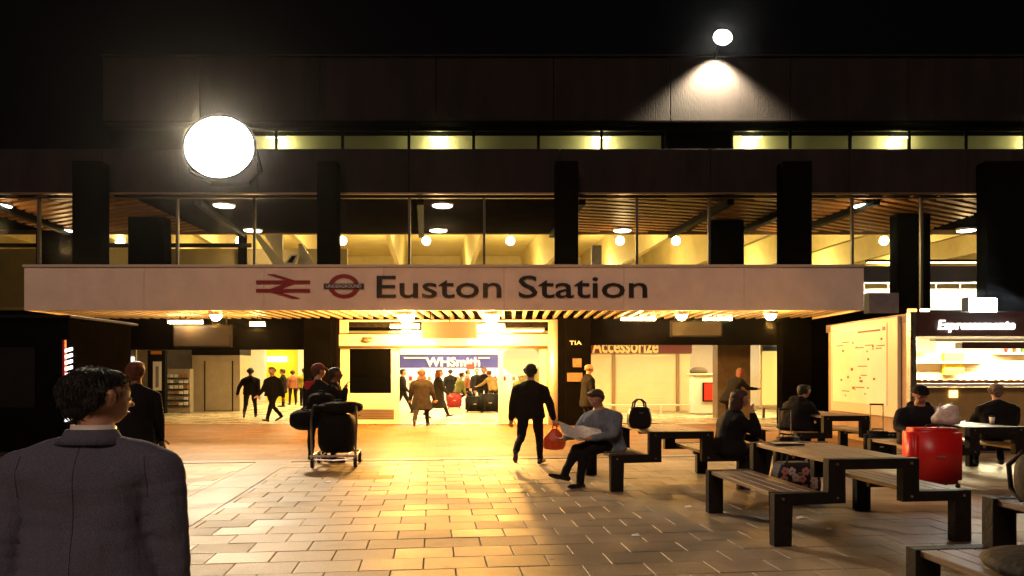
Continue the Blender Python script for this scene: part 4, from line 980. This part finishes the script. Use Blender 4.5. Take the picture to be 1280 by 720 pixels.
    for wp, d2, hp2, sd in hands:       # five separate, unequal, slightly bent fingers
        side = d2.cross(Vector((0, 0, 1)) if abs(d2.z) < .8 else Vector((0, 1, 0))).normalized(); nrm = side.cross(d2).normalized()
        bend = nrm * (-1 if nrm.y < 0 else 1)
        for q, ln in enumerate((.07, .08, .075, .058)):
            o_ = hp2 + side * (.027 - .018 * q) * k + d2 * .012 * k
            addx(lambda: ext.tube([o_, o_ + (d2 * ln * .5 + bend * ln * .12) * k, o_ + (d2 * ln * .85 + bend * ln * .5) * k], [.0095 * k, .0085 * k, .007 * k], 6), 2)
        o_ = wp + d2 * .03 * k + side * .028 * k
        addx(lambda: ext.tube([o_, o_ + (side * .03 + d2 * .03) * k, o_ + (side * .035 + d2 * .06 + bend * .012) * k], [.012 * k, .0105 * k, .008 * k], 6), 2)
    for sd in (-1, 1):
        addx(lambda: ext.ball(Hd(sd * .031, .083, .008), .011 * s, seg=8, rings=6), 5)
        addx(lambda: ext.ball(Hd(sd * .031, .0925, .008), .0055 * s, seg=6, rings=4), 3)
    addx(lambda: ext.tube([Hd(-.024, .093, -.055), Hd(0, .0965, -.052), Hd(.024, .093, -.055)], [.004 * s, .006 * s, .004 * s], 6), 6)
    Rz = Matrix.Rotation(R(heading), 4, 'Z'); Sx = Matrix.Diagonal((sx, 1, 1, 1)) ; Tr = Matrix.Translation((0, 0, drop))
    XF = Sx @ Rz @ Tr
    allv = [tuple(XF @ Vector(v_)) for v_ in V] + [tuple(XF @ Vector(v_)) for v_ in ext.v]
    nf = polys + [tuple(i + len(V) for i in f) for f in ext.f]
    me3 = bpy.data.meshes.new('body'); me3.from_pydata(allv, [], nf); bpy.data.meshes.remove(me)
    oth = collar or scarf or hood or coat
    for m_ in (coat, legs, SKINS[skin], SHOE, oth, WHITE, mat('lip', (.3, .08, .06), .5)): me3.materials.append(m_)
    me3.polygons.foreach_set('material_index', list(mi) + exm); me3.shade_smooth()
    root = thing('person', label, 'person', (x, y, z), group)
    body = link('body', me3, None, root)
    # hair
    hm = MB()
    if not bald:
        capsule(hm, Hd(0, -.045, .05), .082 * s, Hd(0, .0, .062), .082 * s)
        capsule(hm, Hd(0, -.055, .0), .07 * s, Hd(0, -.06, -.045), .05 * s)
        for sd in (-1, 1): capsule(hm, Hd(sd * (.062 if sd > 0 else .066), -.03 if sd > 0 else -.018, .03), (.04 if sd > 0 else .046) * s, Hd(sd * .06, -.03 if not (short_sides and sd > 0) else -.05, -.015 - (.1 if long_hair else 0)), .03 * s)
        capsule(hm, Hd(-.035, .035, .098), .03 * s, Hd(.035, .035, .098), .03 * s)
        if long_hair: capsule(hm, Hd(0, -.06, -.02), .075 * s, Hd(0, -.075, -.17), .06 * s)
    else:
        for sd in (-1, 1): capsule(hm, Hd(sd * .066, -.04, -.005), .03 * s, Hd(sd * .03, -.085, -.02), .03 * s)
    hme = remesh(hm, max(.008, voxel * .6), 2, .012, .03)
    hv = [tuple(XF @ v_.co) for v_ in hme.vertices]; hp3 = [tuple(p.vertices) for p in hme.polygons]; bpy.data.meshes.remove(hme)
    h3 = bpy.data.meshes.new('hair'); h3.from_pydata(hv, [], hp3); h3.shade_smooth(); link('hair', h3, HAIRS[hair], root)
    if strands:
        st_ = MB(); rnd = random.Random(3); hc = XF @ Hd(0, -.03, .03)
        for q in range(strands):
            p = Vector(hv[rnd.randrange(len(hv))]); o_ = (p - hc).normalized()
            flow = (Vector((0, -.5, -1)) + Vector((rnd.gauss(0, .25), rnd.gauss(0, .25), rnd.gauss(0, .25)))); flow = (flow - o_ * flow.dot(o_)).normalized()
            ln = rnd.uniform(.018, .04)
            st_.tube([p - o_ * .004, p + o_ * .004 + flow * ln * .5, p + o_ * rnd.uniform(.002, .008) + flow * ln], [.0016, .0012, .0004], 3, False)
        st_.build('hair_strands', HAIRS[hair], root)['kind'] = 'stuff'
    if cap is not None:
        cm = MB(); capsule(cm, Hd(0, -.03, .065), .096 * s, Hd(0, .0, .068), .094 * s); capsule(cm, Hd(-.05, .1, .06), .02 * s, Hd(.05, .1, .06), .02 * s); capsule(cm, Hd(-.03, .13, .052), .018 * s, Hd(.03, .13, .052), .018 * s)
        c2 = remesh(cm, .011, 3); cv = [tuple(XF @ v_.co) for v_ in c2.vertices]; cp = [tuple(p.vertices) for p in c2.polygons]; bpy.data.meshes.remove(c2)
        c3 = bpy.data.meshes.new('cap'); c3.from_pydata(cv, [], cp); c3.shade_smooth(); link('cap', c3, cap, root)
    if collar:
        def ringmesh(nm, lv_, m_):
            r_ = MB(); n_ = 28
            vs_ = [XF @ T(w_ * math.cos(2 * math.pi * q / n_), y_ + d_ * math.sin(2 * math.pi * q / n_), h - .03 * max(0, math.sin(2 * math.pi * q / n_))) for h, w_, d_, y_ in lv_ for q in range(n_)]
            r_.add(vs_, [(i * n_ + q, i * n_ + (q + 1) % n_, ((i + 1) % len(lv_)) * n_ + (q + 1) % n_, ((i + 1) % len(lv_)) * n_ + q) for i in range(len(lv_)) for q in range(n_)])
            r_.build(nm, m_, root, 0, True)
        ringmesh('shirt_collar', [(.5 * k, .073 * k, .075 * k, 0), (.563 * k, .067 * k, .07 * k, .006), (.563 * k, .06 * k, .062 * k, .006), (.5 * k, .06 * k, .06 * k, 0)], collar)
        ringmesh('jacket_collar', [(.478 * k, .118 * k, .106 * k, -.004), (.51 * k, .09 * k, .091 * k, -.003), (.543 * k, .078 * k, .081 * k, -.002), (.543 * k, .07 * k, .073 * k, -.002), (.48 * k, .06 * k, .06 * k, 0)], coat)
    if short_sides:        # seams of the tailored jacket, laid on the cloth
        from mathutils.bvhtree import BVHTree
        bv = BVHTree.FromPolygons([Vector(q) for q in allv], nf)
        def seam(pts):
            out = []
            for px_, pz_ in pts:
                h_ = bv.ray_cast(Vector((px_, -1.2, pz_)), Vector((0, 1, 0)))
                if h_[0]: out.append(h_[0] - Vector((0, .0008, 0)))
            if len(out) > 2: MB().tube(out, .0013, 5).build('seam', mat('seam_thread', (.03, .03, .04), .9), root)
        zt = hipz + drop + .47 * k; zb = hipz + drop - .2 * k
        seam([(0, zt + (zb - zt) * i / 30) for i in range(31)])
        for sd in (-1, 1):
            xs = sd * .165 * k * shoulder * sx
            seam([(xs + sd * .012 * math.sin(i / 12 * 3), hipz + drop + (.43 - .02 * i) * k) for i in range(10)])
    root['hands'] = [float(c) for wp, d2, hp2, sd in hands for c in (Vector((x, y, z)) + XF @ (hp2 + d2 * .03))]
    return root
def hand_of(p, i): h = p['hands']; return Vector((h[3 * i], h[3 * i + 1], h[3 * i + 2]))
WALK = dict(legL=(24, 6, 2), legR=(-16, 26, 2), armL=(-18, 8, 12, 0), armR=(20, 8, 18, 0))
WALK2 = dict(legL=(-18, 30, 2), legR=(22, 6, 2), armL=(18, 8, 15, 0), armR=(-15, 8, 12, 0))

# the man in front, seen from behind
man = human('man in grey tweed jacket with white collar walking away beside the dark booth', PX(113, 2.88), 2.88, 1.575, 0, z=-.0, lean=2, **{**WALK, 'armL': (-2, 7, 6, 0), 'armR': (-2, 8, 6, 0)}, head=(-44, 4), coat=GRY, coat_len=.26, bulk=1.13, shoulder=1.15, sx=1.42, short_sides=True, voxel=.0095, skin='light', hair='black', collar=WHITE, head_scale=1.02, strands=2200)
human('dark haired person in black coat standing beyond the tweed jacket man', PX(170, 8.2), 8.2, 1.66, 20, coat=BLK, coat_len=.4, hair='red', head=(-20, 0), skin='dark')
# pair walking into the left hall
human('man in black jacket with arm swung out, walking in the left hall', PX(313, 24.3), 24.3, 1.72, 10, **{**WALK2, 'armL': (6, 26, 10, 0)}, hair='black', sx=1.25, bulk=1.08)
human('man in open dark jacket over grey shirt striding in the left hall', PX(341, 22.3), 22.3, 1.72, 150, **WALK, hair='grey', head=(25, 0), sx=1.3, bulk=1.15, coat=BLK)
# the couple with the luggage trolley
human('woman in black coat raising a hand to her face behind the luggage trolley', PX(417, 12.35), 12.35, 1.62, -80, armL=(20, 10, 30, 0), armR=(34, 0, 136, 6), head=(0, -4), hair='black', long_hair=False, coat_len=.3, bulk=1.15, skin='dark')
human('man in dark jacket and reddish hat beside the trolley woman', PX(397, 12.6), 12.6, 1.67, -20, head=(-40, 0), coat=NVY, hair='brown', cap=mat('dull_red_felt', (.16, .03, .02), .8), bulk=1.1)
# at the doors
human('woman in long dark hooded coat walking in at the doors', PX(527, 20.4), 20.4, 1.66, 0, **{**WALK2, 'armL': (10, 14, 20, 0), 'armR': (8, 14, 20, 0)}, coat=cloth('dark_brown_coat_cloth', (.012, .008, .006)), coat_len=.4, hair='brown', bulk=1.1, sx=1.3, scarf=mat('red_wool', (.25, .02, .03), .9))
human('person in long black coat in profile beyond the hooded coat woman', PX(548, 24.2), 24.2, 1.66, -75, **WALK, coat=BLK, coat_len=.55, hair='red', long_hair=True, sx=1.25, bulk=1.1)
# man with the red carrier bag
bagman = human('man in dark jacket walking away with a red carrier bag', PX(663, 11.9), 11.9, 1.70, -12, legL=(-22, 38, 1), legR=(20, 10, 1), armL=(-4, 12, 12, 0), armR=(2, 18, 10, 0), coat=BLK, coat_len=.1, hair='black', sx=1.22, bulk=1.06, shoulder=1.05)
human('balding man in black coat standing by the black pier', PX(735, 19.6), 19.6, 1.76, -70, bald=True, hair='grey', coat=BLK, coat_len=.35, sx=1.2, bulk=1.12)
# woman reading on the first table's bench
reader = human('woman in blue grey quilted jacket reading a newspaper with legs crossed', T1[0] + .04, 10.05, 1.66, 128, seat=.47, lean=12, legL=(76, 66, 2), legR=(84, 52, -10), armL=(22, 16, 58, 26), armR=(22, 16, 58, 26), head=(14, 30), coat=BLUEG, hair='brown', bulk=1.25, sx=1.3, long_hair=False, twist=18, voxel=.014)
phone = human('woman in black coat sitting sideways with a hand at her cheek beside the picnic tables', T1[0] + 1.58, 9.55, 1.66, -82, seat=.47, lean=10, legL=(84, 82, 3), legR=(80, 88, 3), armL=(30, 10, 40, 10), armR=(48, 4, 138, 14), head=(6, 4), coat=BLK, hair='brown', long_hair=True, bulk=1.25, sx=1.2, coat_len=.3, voxel=.014)
human('red haired person in dark coat leaning over near the white counter', PX(914, 20.5), 20.5, 1.72, -60, lean=24, armL=(30, 8, 40, 0), armR=(36, 8, 50, 0), hair='red', long_hair=True, head=(30, 20), coat_len=.3, bulk=1.1, sx=1.2)
human('person in dark hooded coat sitting at the table beside the map case', T5[0] + .22, 13.4, 1.70, -60, seat=.47, lean=16, legL=(82, 84, 4), legR=(82, 84, 4), armL=(30, 10, 60, 20), armR=(30, 10, 60, 20), hair='black', bulk=1.35, coat_len=.3, sx=1.3, hood=BLK, head=(0, 12))
human('man in dark cap and jacket sitting behind the red suitcase', T4[0] + .2, 10.9, 1.70, 165, seat=.47, lean=10, legL=(82, 84, 6), legR=(82, 84, 6), armL=(34, 14, 60, 20), armR=(30, 14, 56, 20), hair='brown', cap=BLK, head=(10, 14), bulk=1.25, sx=1.3, coat=NVY, hood=BLK)
human('grey haired man in dark coat sitting with his back turned before the kiosk', PX(1252, 11.3), 11.35, 1.70, -10, seat=.5, lean=8, legL=(82, 84, 6), legR=(82, 84, 6), armL=(34, 14, 50, 10), armR=(34, 14, 50, 10), hair='grey', bulk=1.28, sx=1.25, coat=BLK)
# people further in the halls
YEL = cloth('olive_yellow_cloth', (.35, .3, .05)); GRN = cloth('olive_green_cloth', (.16, .17, .05)); RUS = cloth('rust_cloth', (.2, .07, .04)); TAN = cloth('khaki_cloth', (.28, .2, .08))
human('person in yellow jacket with pale rucksack strap queuing beyond the left hall', PX(380, 33), 33, 1.72, -20, coat=YEL, hair='brown', bulk=1.2, sx=1.25)
human('person in rust top standing in the far queue', PX(366, 34), 34, 1.62, 30, coat=RUS, hair='black', sx=1.25)
human('person in black coat at the end of the far queue', PX(354, 32), 32, 1.68, 100, coat=BLK, coat_len=.3, hair='brown', sx=1.25)
human('traveller in green top sitting on the red suitcase in the concourse', PX(573, 30.5), 30.5, 1.70, -60, seat=.68, lean=10, legL=(70, 60, 6), legR=(66, 60, 6), coat=GRN, hair='black', sx=1.25)
human('traveller in black coat facing the blue shop sign', PX(563, 33), 33, 1.70, 0, coat=BLK, coat_len=.3, hair='black', sx=1.25, **WALK)
human('traveller in dark jacket standing behind the black luggage heap', PX(605, 29), 29, 1.74, 160, coat=BLK, hair='brown', sx=1.3, bulk=1.2)
human('traveller in khaki jacket bending by the black luggage heap', PX(617, 28.6), 28.6, 1.66, 40, lean=20, coat=TAN, hair='red', sx=1.25, armL=(40, 8, 30, 0), armR=(40, 8, 30, 0))
human('traveller in rust coat walking past the magazine stands', PX(584, 34.3), 34.3, 1.68, -90, coat=RUS, hair='black', sx=1.2, **WALK2)
human('shopper in black passing the left edge of the doorway', PX(503, 26.5), 26.5, 1.68, -90, coat=BLK, hair='black', sx=1.2, **WALK)
human('person in green jacket behind the right door glass', PX(650, 25.5), 25.5, 1.5, 170, coat=GRN, hair='brown', sx=1.2)
human('traveller in dark blue coat near the shop fascia', PX(596, 33.6), 33.6, 1.7, 180, coat=NVY, coat_len=.3, hair='black', sx=1.2)

# ================================================================== LUGGAGE AND SMALL THINGS
def suitcase(lab, loc, w, d, h, m, rz=0, handle=.0, label_cat='suitcase', ribs=True):
    t = thing('suitcase', lab, label_cat, loc, None, rz)
    MB().box(-w / 2, w / 2, -d / 2, d / 2, .05, h).build('shell', m, t, min(.06, d * .3), True)
    if ribs:
        for q in (-.28, 0, .28): MB().box(q * w - .012, q * w + .012, -d / 2 - .006, -d / 2 + .004, .12, h - .08).build('shell_rib', m, t, .003)
    MB().box(-.06, .06, -d / 2 - .022, -d / 2 - .007, h * .52, h * .52 + .02).build('badge', STEEL, t)
    MB().tube([(-.09, 0, h - .01), (-.08, 0, h + .035), (.08, 0, h + .035), (.09, 0, h - .01)], .011).build('carry_handle', RUBBER, t)
    for a in (-1, 1):
        for b in (-1, 1): MB().lathe([(.028, -.012), (.028, .012)], (a * (w / 2 - .07), b * (d / 2 - .05), .028), 12, 'y').build('wheel', RUBBER, t)
    if handle:
        for a in (-.1, .1): MB().tube([(a, d * .3, h - .02), (a, d * .3, h + handle)], .009).build('telescopic_rod', STEEL, t)
        MB().tube([(-.11, d * .3, h + handle), (.11, d * .3, h + handle)], .014).build('grip', RUBBER, t)
    return t
REDS = mat('glossy_red_shell', (.6, .014, .014), .36, spec=.5, bump=.05, bscale=12)
suitcase('large glossy red hard suitcase standing at the end of a picnic bench', (PX(1166, 9.7), 9.72, 0), .7, .34, .80, REDS, R(4), ribs=False)
suitcase('black cabin case with raised silver handle standing beyond the cheek-leaning woman', (PX(985, 11), 11, 0), .42, .26, .56, BLACKM, R(10), .42)
suitcase('black cabin case with raised dark handle standing near the map case', (PX(1097, 12.2), 12.2, 0), .42, .26, .55, BLACKM, R(-15), .45)
suitcase('red suitcase under the traveller in green', (PX(568, 30.5), 30.4, 0), .62, .34, .66, mat('dull_red_shell', (.3, .015, .02), .45), R(5))
for i, (px, dd, w, h) in enumerate(((594, 27.6, .75, .62), (612, 27.4, .75, .72))):
    suitcase(['black suitcase of the luggage heap, lower of the two in the concourse', 'taller black suitcase of the luggage heap in the concourse'][i], (PX(px, dd), dd, 0), w, .4, h, BLACKM, R(8 * i))
# red carrier bag in the walking man's hand
hp_ = hand_of(bagman, 1)
cb = thing('carrier_bag', 'red plastic carrier bag hanging from the walking man\'s hand', 'bag', (hp_.x, hp_.y, hp_.z - .42))
REDBAG = mat('thin_red_plastic', (.62, .07, .015), .35, var=.3, scale=8, bump=1., bscale=14)
m = MB(); prof = [(.05, 0), (.16, .015), (.185, .1), (.17, .2), (.11, .29), (.05, .35)]
m.lathe(prof, seg=16); m.v = [(x_ * (1 + .08 * math.sin(9 * z_ + x_ * 30)), y_ * .6 * (1 + .1 * math.sin(13 * z_)), z_) for x_, y_, z_ in m.v]
m.build('pouch', REDBAG, cb, 0, True)
MB().tube([(-.04, 0, .33), (-.03, 0, .39), (0, 0, .43), (.03, 0, .39), (.04, 0, .33)], .012, 6).build('handle', REDBAG, cb)
# handbag on the first table
def handbag(lab, loc, w, d, h, m, rz=0):
    t = thing('handbag', lab, 'bag', loc, None, rz)
    pts = [(-w * .38, 0), (w * .38, 0), (w * .5, h * .35), (w * .44, h * .8), (w * .36, h), (-w * .36, h), (-w * .44, h * .8), (-w * .5, h * .35)]
    MB().prism(pts, -d / 2, d / 2).build('pouch', m, t, min(.03, d * .25))
    for y_ in (-d * .28, d * .28):
        MB().tube([(-w * .25, y_, h * .95), (-w * .22, y_, h * 1.2), (-w * .08, y_ * .6, h * 1.34), (w * .08, y_ * .6, h * 1.34), (w * .22, y_, h * 1.2), (w * .25, y_, h * .95)], .012, 7).build('strap', m, t)
    MB().box(-.03, .03, -d / 2 - .006, -d / 2 + .002, h * .7, h * .76).build('clasp', STEEL, t)
    return t
handbag('black leather handbag standing on a picnic table top', (PX(799, 9.95), 9.95, .77), .34, .16, .3, mat('black_leather', (.012, .01, .01), .35), R(8))
# newspaper on the reader's lap
npz = thing('newspaper', 'open newspaper on the lap of the woman in the quilted jacket', 'newspaper', (T1[0] + .04 - .30 * 1.3, 10.05 - .235, .715))
def sheet(x): return .05 * (1 - math.cos(x * 9)) * (1 if x < 0 else .7) - .035 * abs(x) * 2
for sgn, lf in ((-1, 'left_leaf'), (1, 'right_leaf')):
    m = MB(); n_ = 9; vs = []
    for i in range(n_):
        x_ = sgn * .29 * i / (n_ - 1)
        for y_ in (-.19, -.06, .06, .19): vs.append((x_, y_ + .02 * sgn, sheet(x_) + .018 * math.sin(y_ * 14 + sgn) * abs(x_) * 3))
    k_ = len(vs); vs += [(a_, b_, c_ - .004) for a_, b_, c_ in vs]; fs = []
    for i in range(n_ - 1):
        for j in range(3):
            q = i * 4 + j; fs += [(q, q + 1, q + 5, q + 4), (q + k_, q + 4 + k_, q + 5 + k_, q + 1 + k_)]
    m.add(vs, fs).build(lf, mat('newsprint', (.72, .66, .56), .7, var=.45, scale=26, stretch=(1, 2.5, 1)), npz)
npz.rotation_euler = (R(26), R(2), R(14))
# flowered bag
fb = handbag('black bag printed with pale pink flowers on the ground by a bench', (PX(994, 8.75), 8.75, 0), .58, .24, .46, mat('black_canvas', (.014, .011, .012), .7), R(6))
PINK = [mat('pink_print', (.5, .22, .2), .7), mat('cream_print', (.6, .45, .38), .7)]
for k in range(16):
    a, b = -.21 + .13 * (k % 4) + random.uniform(-.03, .03), .07 + .1 * (k // 4) + random.uniform(-.02, .02); m = MB()
    for q in range(5):
        an = q * 2 * math.pi / 5 + k; r_ = .03
        m.ball((a + math.cos(an) * r_, -.128, b + math.sin(an) * r_), .024, .004, .024, 8, 4)
    m.build('printed_flower', PINK[k % 2], fb)
# white carrier bag on the fourth table
wb = thing('carrier_bag', 'crumpled white carrier bag on the table behind the red suitcase', 'bag', (PX(1188, 10.5), 10.6, .77))
m = MB(); m.lathe([(.1, 0), (.19, .02), (.2, .1), (.16, .2), (.17, .26), (.13, .27)], seg=18); m.v = [(x_ * (1 + .15 * math.sin(7 * z_ * 3 + y_ * 20)), y_ * .7, z_ * (1 + .12 * math.sin(x_ * 22))) for x_, y_, z_ in m.v]
m.build('pouch', mat('thin_white_plastic', (.72, .62, .55), .4, var=.2, scale=8, bump=1, bscale=18), wb, 0, True)
for s_ in (-1, 1): MB().tube([(s_ * .08 - .04, 0, .25), (s_ * .08, 0, .33), (s_ * .08 + .04, 0, .25)], .01, 6).build('handle', MAT['thin_white_plastic'], wb)
cp = thing('paper_cup', 'white paper cup on the table in front of the kiosk', 'cup', (PX(1240, 10.9), 10.9, .77))
MB().lathe([(.028, 0), (.04, .1)], seg=14).build('cup', WHITE, cp, 0, True); MB().lathe([(.043, .1), (.043, .112), (.036, .118)], seg=14).build('lid', BLACKM, cp)
ob = thing('open_book', 'flat black folder lying on the timber table near the cheek-leaning woman', 'folder', (2.95, 7.75, .772)); 
MB().box(-.16, .16, -.11, .11, 0, .012).build('cover', BLACKM, ob, .003); MB().box(-.15, .15, -.1, .1, .0125, .016).build('sheet', GREYP, ob)
# holdall on the nearest bench and a dark rucksack at the table's end
ho = thing('holdall', 'black holdall lying on the bench of the nearest picnic table', 'bag', (2.78, 3.7, .47))
m = MB(); m.ball((0, 0, .075), .3, .36, .08, 18, 12); m.build('body', mat('black_nylon', (.005, .0045, .005), .8, var=.3, scale=8, bump=.6, bscale=20), ho, 0, True)
MB().tube([(-.12, -.12, .12), (-.06, -.1, .17), (.06, -.1, .17), (.12, -.12, .12)], .014).build('handle', MAT['black_nylon'], ho)
MB().tube([(-.26, 0, .1), (0, 0, .158), (.26, 0, .1)], .005).build('zip', RUBBER, ho)
ru = thing('rucksack', 'bulging black rucksack standing at the end of the nearest table top', 'bag', (3.06, 4.12, .775))
m = MB(); m.ball((0, 0, .16), .15, .12, .16, 18, 12); m.ball((0, -.1, .11), .1, .06, .09, 14, 8)
sq_ = lambda c_, r_: math.copysign(abs(c_ / r_) ** .7, c_) * r_
m.v = [(sq_(x_, .15), sq_(y_, .16), .16 + sq_(z_ - .16, .16)) for x_, y_, z_ in m.v]
m.build('body', MAT['black_nylon'], ru, 0, True); MB().tube([(-.04, .02, .31), (0, .02, .36), (.04, .02, .31)], .012).build('handle', MAT['black_nylon'], ru)
for s_ in (-1, 1): MB().tube([(s_ * .07, .1, .3), (s_ * .08, .2, .22), (s_ * .08, .18, .08), (s_ * .07, .1, .02)], .014).build('shoulder_strap', MAT['black_nylon'], ru)
# luggage trolley with its load
tr = thing('luggage_trolley', 'silver wire luggage trolley piled with black bags', 'trolley', (PX(417, 11.55), 11.55, 0), None, R(6))
MB().tube([(-.36, 0, .2), (.36, 0, .2), (.33, .8, .2), (-.33, .8, .2)], .018, 8, True, True).build('base_frame', STEEL, tr)
for q in (-.2, 0, .2): MB().tube([(q, 0, .2), (q, .8, .2)], .012).build('base_rail', STEEL, tr)
MB().tube([(-.36, 0, .1), (-.3, 0, .15), (0, 0, .13), (.3, 0, .15), (.36, 0, .1)], .014).build('bumper_bar', STEEL, tr)
for s_ in (-1, 1):
    MB().tube([(s_ * .34, .02, .2), (s_ * .36, .05, .75), (s_ * .34, .1, 1.0)], .018).build('upright', STEEL, tr)
    for y_ in (.05, .72):
        wv = MB().lathe([(.075, -.025), (.085, 0), (.075, .025)], (s_ * .34, y_, .085), 16, 'x').build('wheel', RUBBER, tr, 0, False)
        MB().lathe([(.04, -.028), (.04, .028)], (s_ * .34, y_, .085), 12, 'x').build('hub', STEEL, wv)
        MB().box(s_ * .34 - .03, s_ * .34 + .03, y_ - .02, y_ + .02, .16, .2).build('caster_fork', STEEL, tr)
MB().tube([(-.34, .1, 1.0), (.34, .1, 1.0)], .022).build('handle_bar', RUBBER, tr)
BAGM = mat('black_bag_fabric', (.0045, .004, .0045), .8, var=.3, scale=7, bump=.6, bscale=18, spec=.15)
def softbag(lab, loc, rx, ry, rz_, name='travel_bag', hx=True):
    t = thing(name, lab, 'bag', loc)
    m = MB(); m.ball((0, 0, rz_), rx, ry, rz_, 18, 12)
    sq = lambda c, r_: math.copysign(abs(c / r_) ** .62, c) * r_ * (1 + .05 * math.sin(c * 31 + r_ * 9))
    m.v = [(sq(x_, rx), sq(y_, ry), rz_ + sq(z_ - rz_, rz_)) for x_, y_, z_ in m.v]
    m.build('body', BAGM, t, 0, True)
    MB().tube([(-rx * .3, -ry * .3, rz_ * 1.9), (-rx * .15, -ry * .3, rz_ * 2.15), (rx * .15, -ry * .3, rz_ * 2.15), (rx * .3, -ry * .3, rz_ * 1.9)], .015).build('handle', BAGM, t)
    MB().box(-rx * .3, rx * .1, -ry * .87, -ry * .85, rz_ * 1.1, rz_ * 1.16).build('label_strip', PALE, t)
    return t
tx, ty = PX(417, 11.55), 11.55
softbag('big black case upright on the trolley base', (tx - .0, ty + .28, .215), .31, .24, .33)
softbag('squat black bag on top of the trolley load', (tx + .03, ty + .3, .87), .36, .24, .1)
softbag('black duffel bag slung over the left side of the trolley', (tx - .52, ty + .28, .6), .24, .22, .17)
sb2 = softbag('small black shoulder bag wedged above the duffel', (tx - .3, ty + .42, .93), .2, .18, .14)
rdb = thing('red_pouch', 'small red pouch held up behind the trolley load', 'bag', (PX(388.5, 12.6), 12.55, PZ(487, 12.6)))
MB().box(-.09, .09, -.04, .04, 0, .15).build('pouch', REDP, rdb, .02); MB().tube([(-.05, 0, .145), (0, 0, .2), (.05, 0, .145)], .008).build('strap', RUBBER, rdb)
# scraps of litter
for k, (px, py) in enumerate(((966, 655), (1000, 648), (860, 634), (794, 670), (1036, 662), (410, 603))):
    d_ = EYE * 900 / (py - 465); sz = random.uniform(.02, .05)
    o = MB().add([(-sz, -sz, 0), (sz, -sz * .6, .004), (sz * .8, sz, .01), (-sz * .7, sz * .8, .003), (-sz, -sz, .004), (sz, -sz * .6, .008), (sz * .8, sz, .014), (-sz * .7, sz * .8, .007)], [(0, 3, 2, 1), (4, 5, 6, 7), (0, 1, 5, 4), (1, 2, 6, 5), (2, 3, 7, 6), (3, 0, 4, 7)]).build('paper_scrap', PALE, None, 0, False, (PX(px, d_), d_, .003))
    tag(o, 'tiny white paper scrap lying on the paving', 'litter', 'paper scraps on the paving')


# ================================================================== HAZE ADDED TO GIVE THE LAMPS A HALO
hz = MB().box(-60, 60, -12, 62, -1.2, 17).build('halo_haze', None); hz['kind'] = 'stuff'
hm_ = bpy.data.materials.new('thin_halo_haze'); hm_.use_nodes = True
hn = hm_.node_tree.nodes; hn.remove(hn['Principled BSDF'])
pv = hn.new('ShaderNodeVolumePrincipled'); pv.inputs['Density'].default_value = .0003; pv.inputs['Anisotropy'].default_value = .98; pv.inputs['Color'].default_value = (.9, .88, .86, 1)
hm_.node_tree.links.new(pv.outputs[0], hn['Material Output'].inputs['Volume'])
hz.data.materials.clear(); hz.data.materials.append(hm_)
S.cycles.volume_bounces = 0
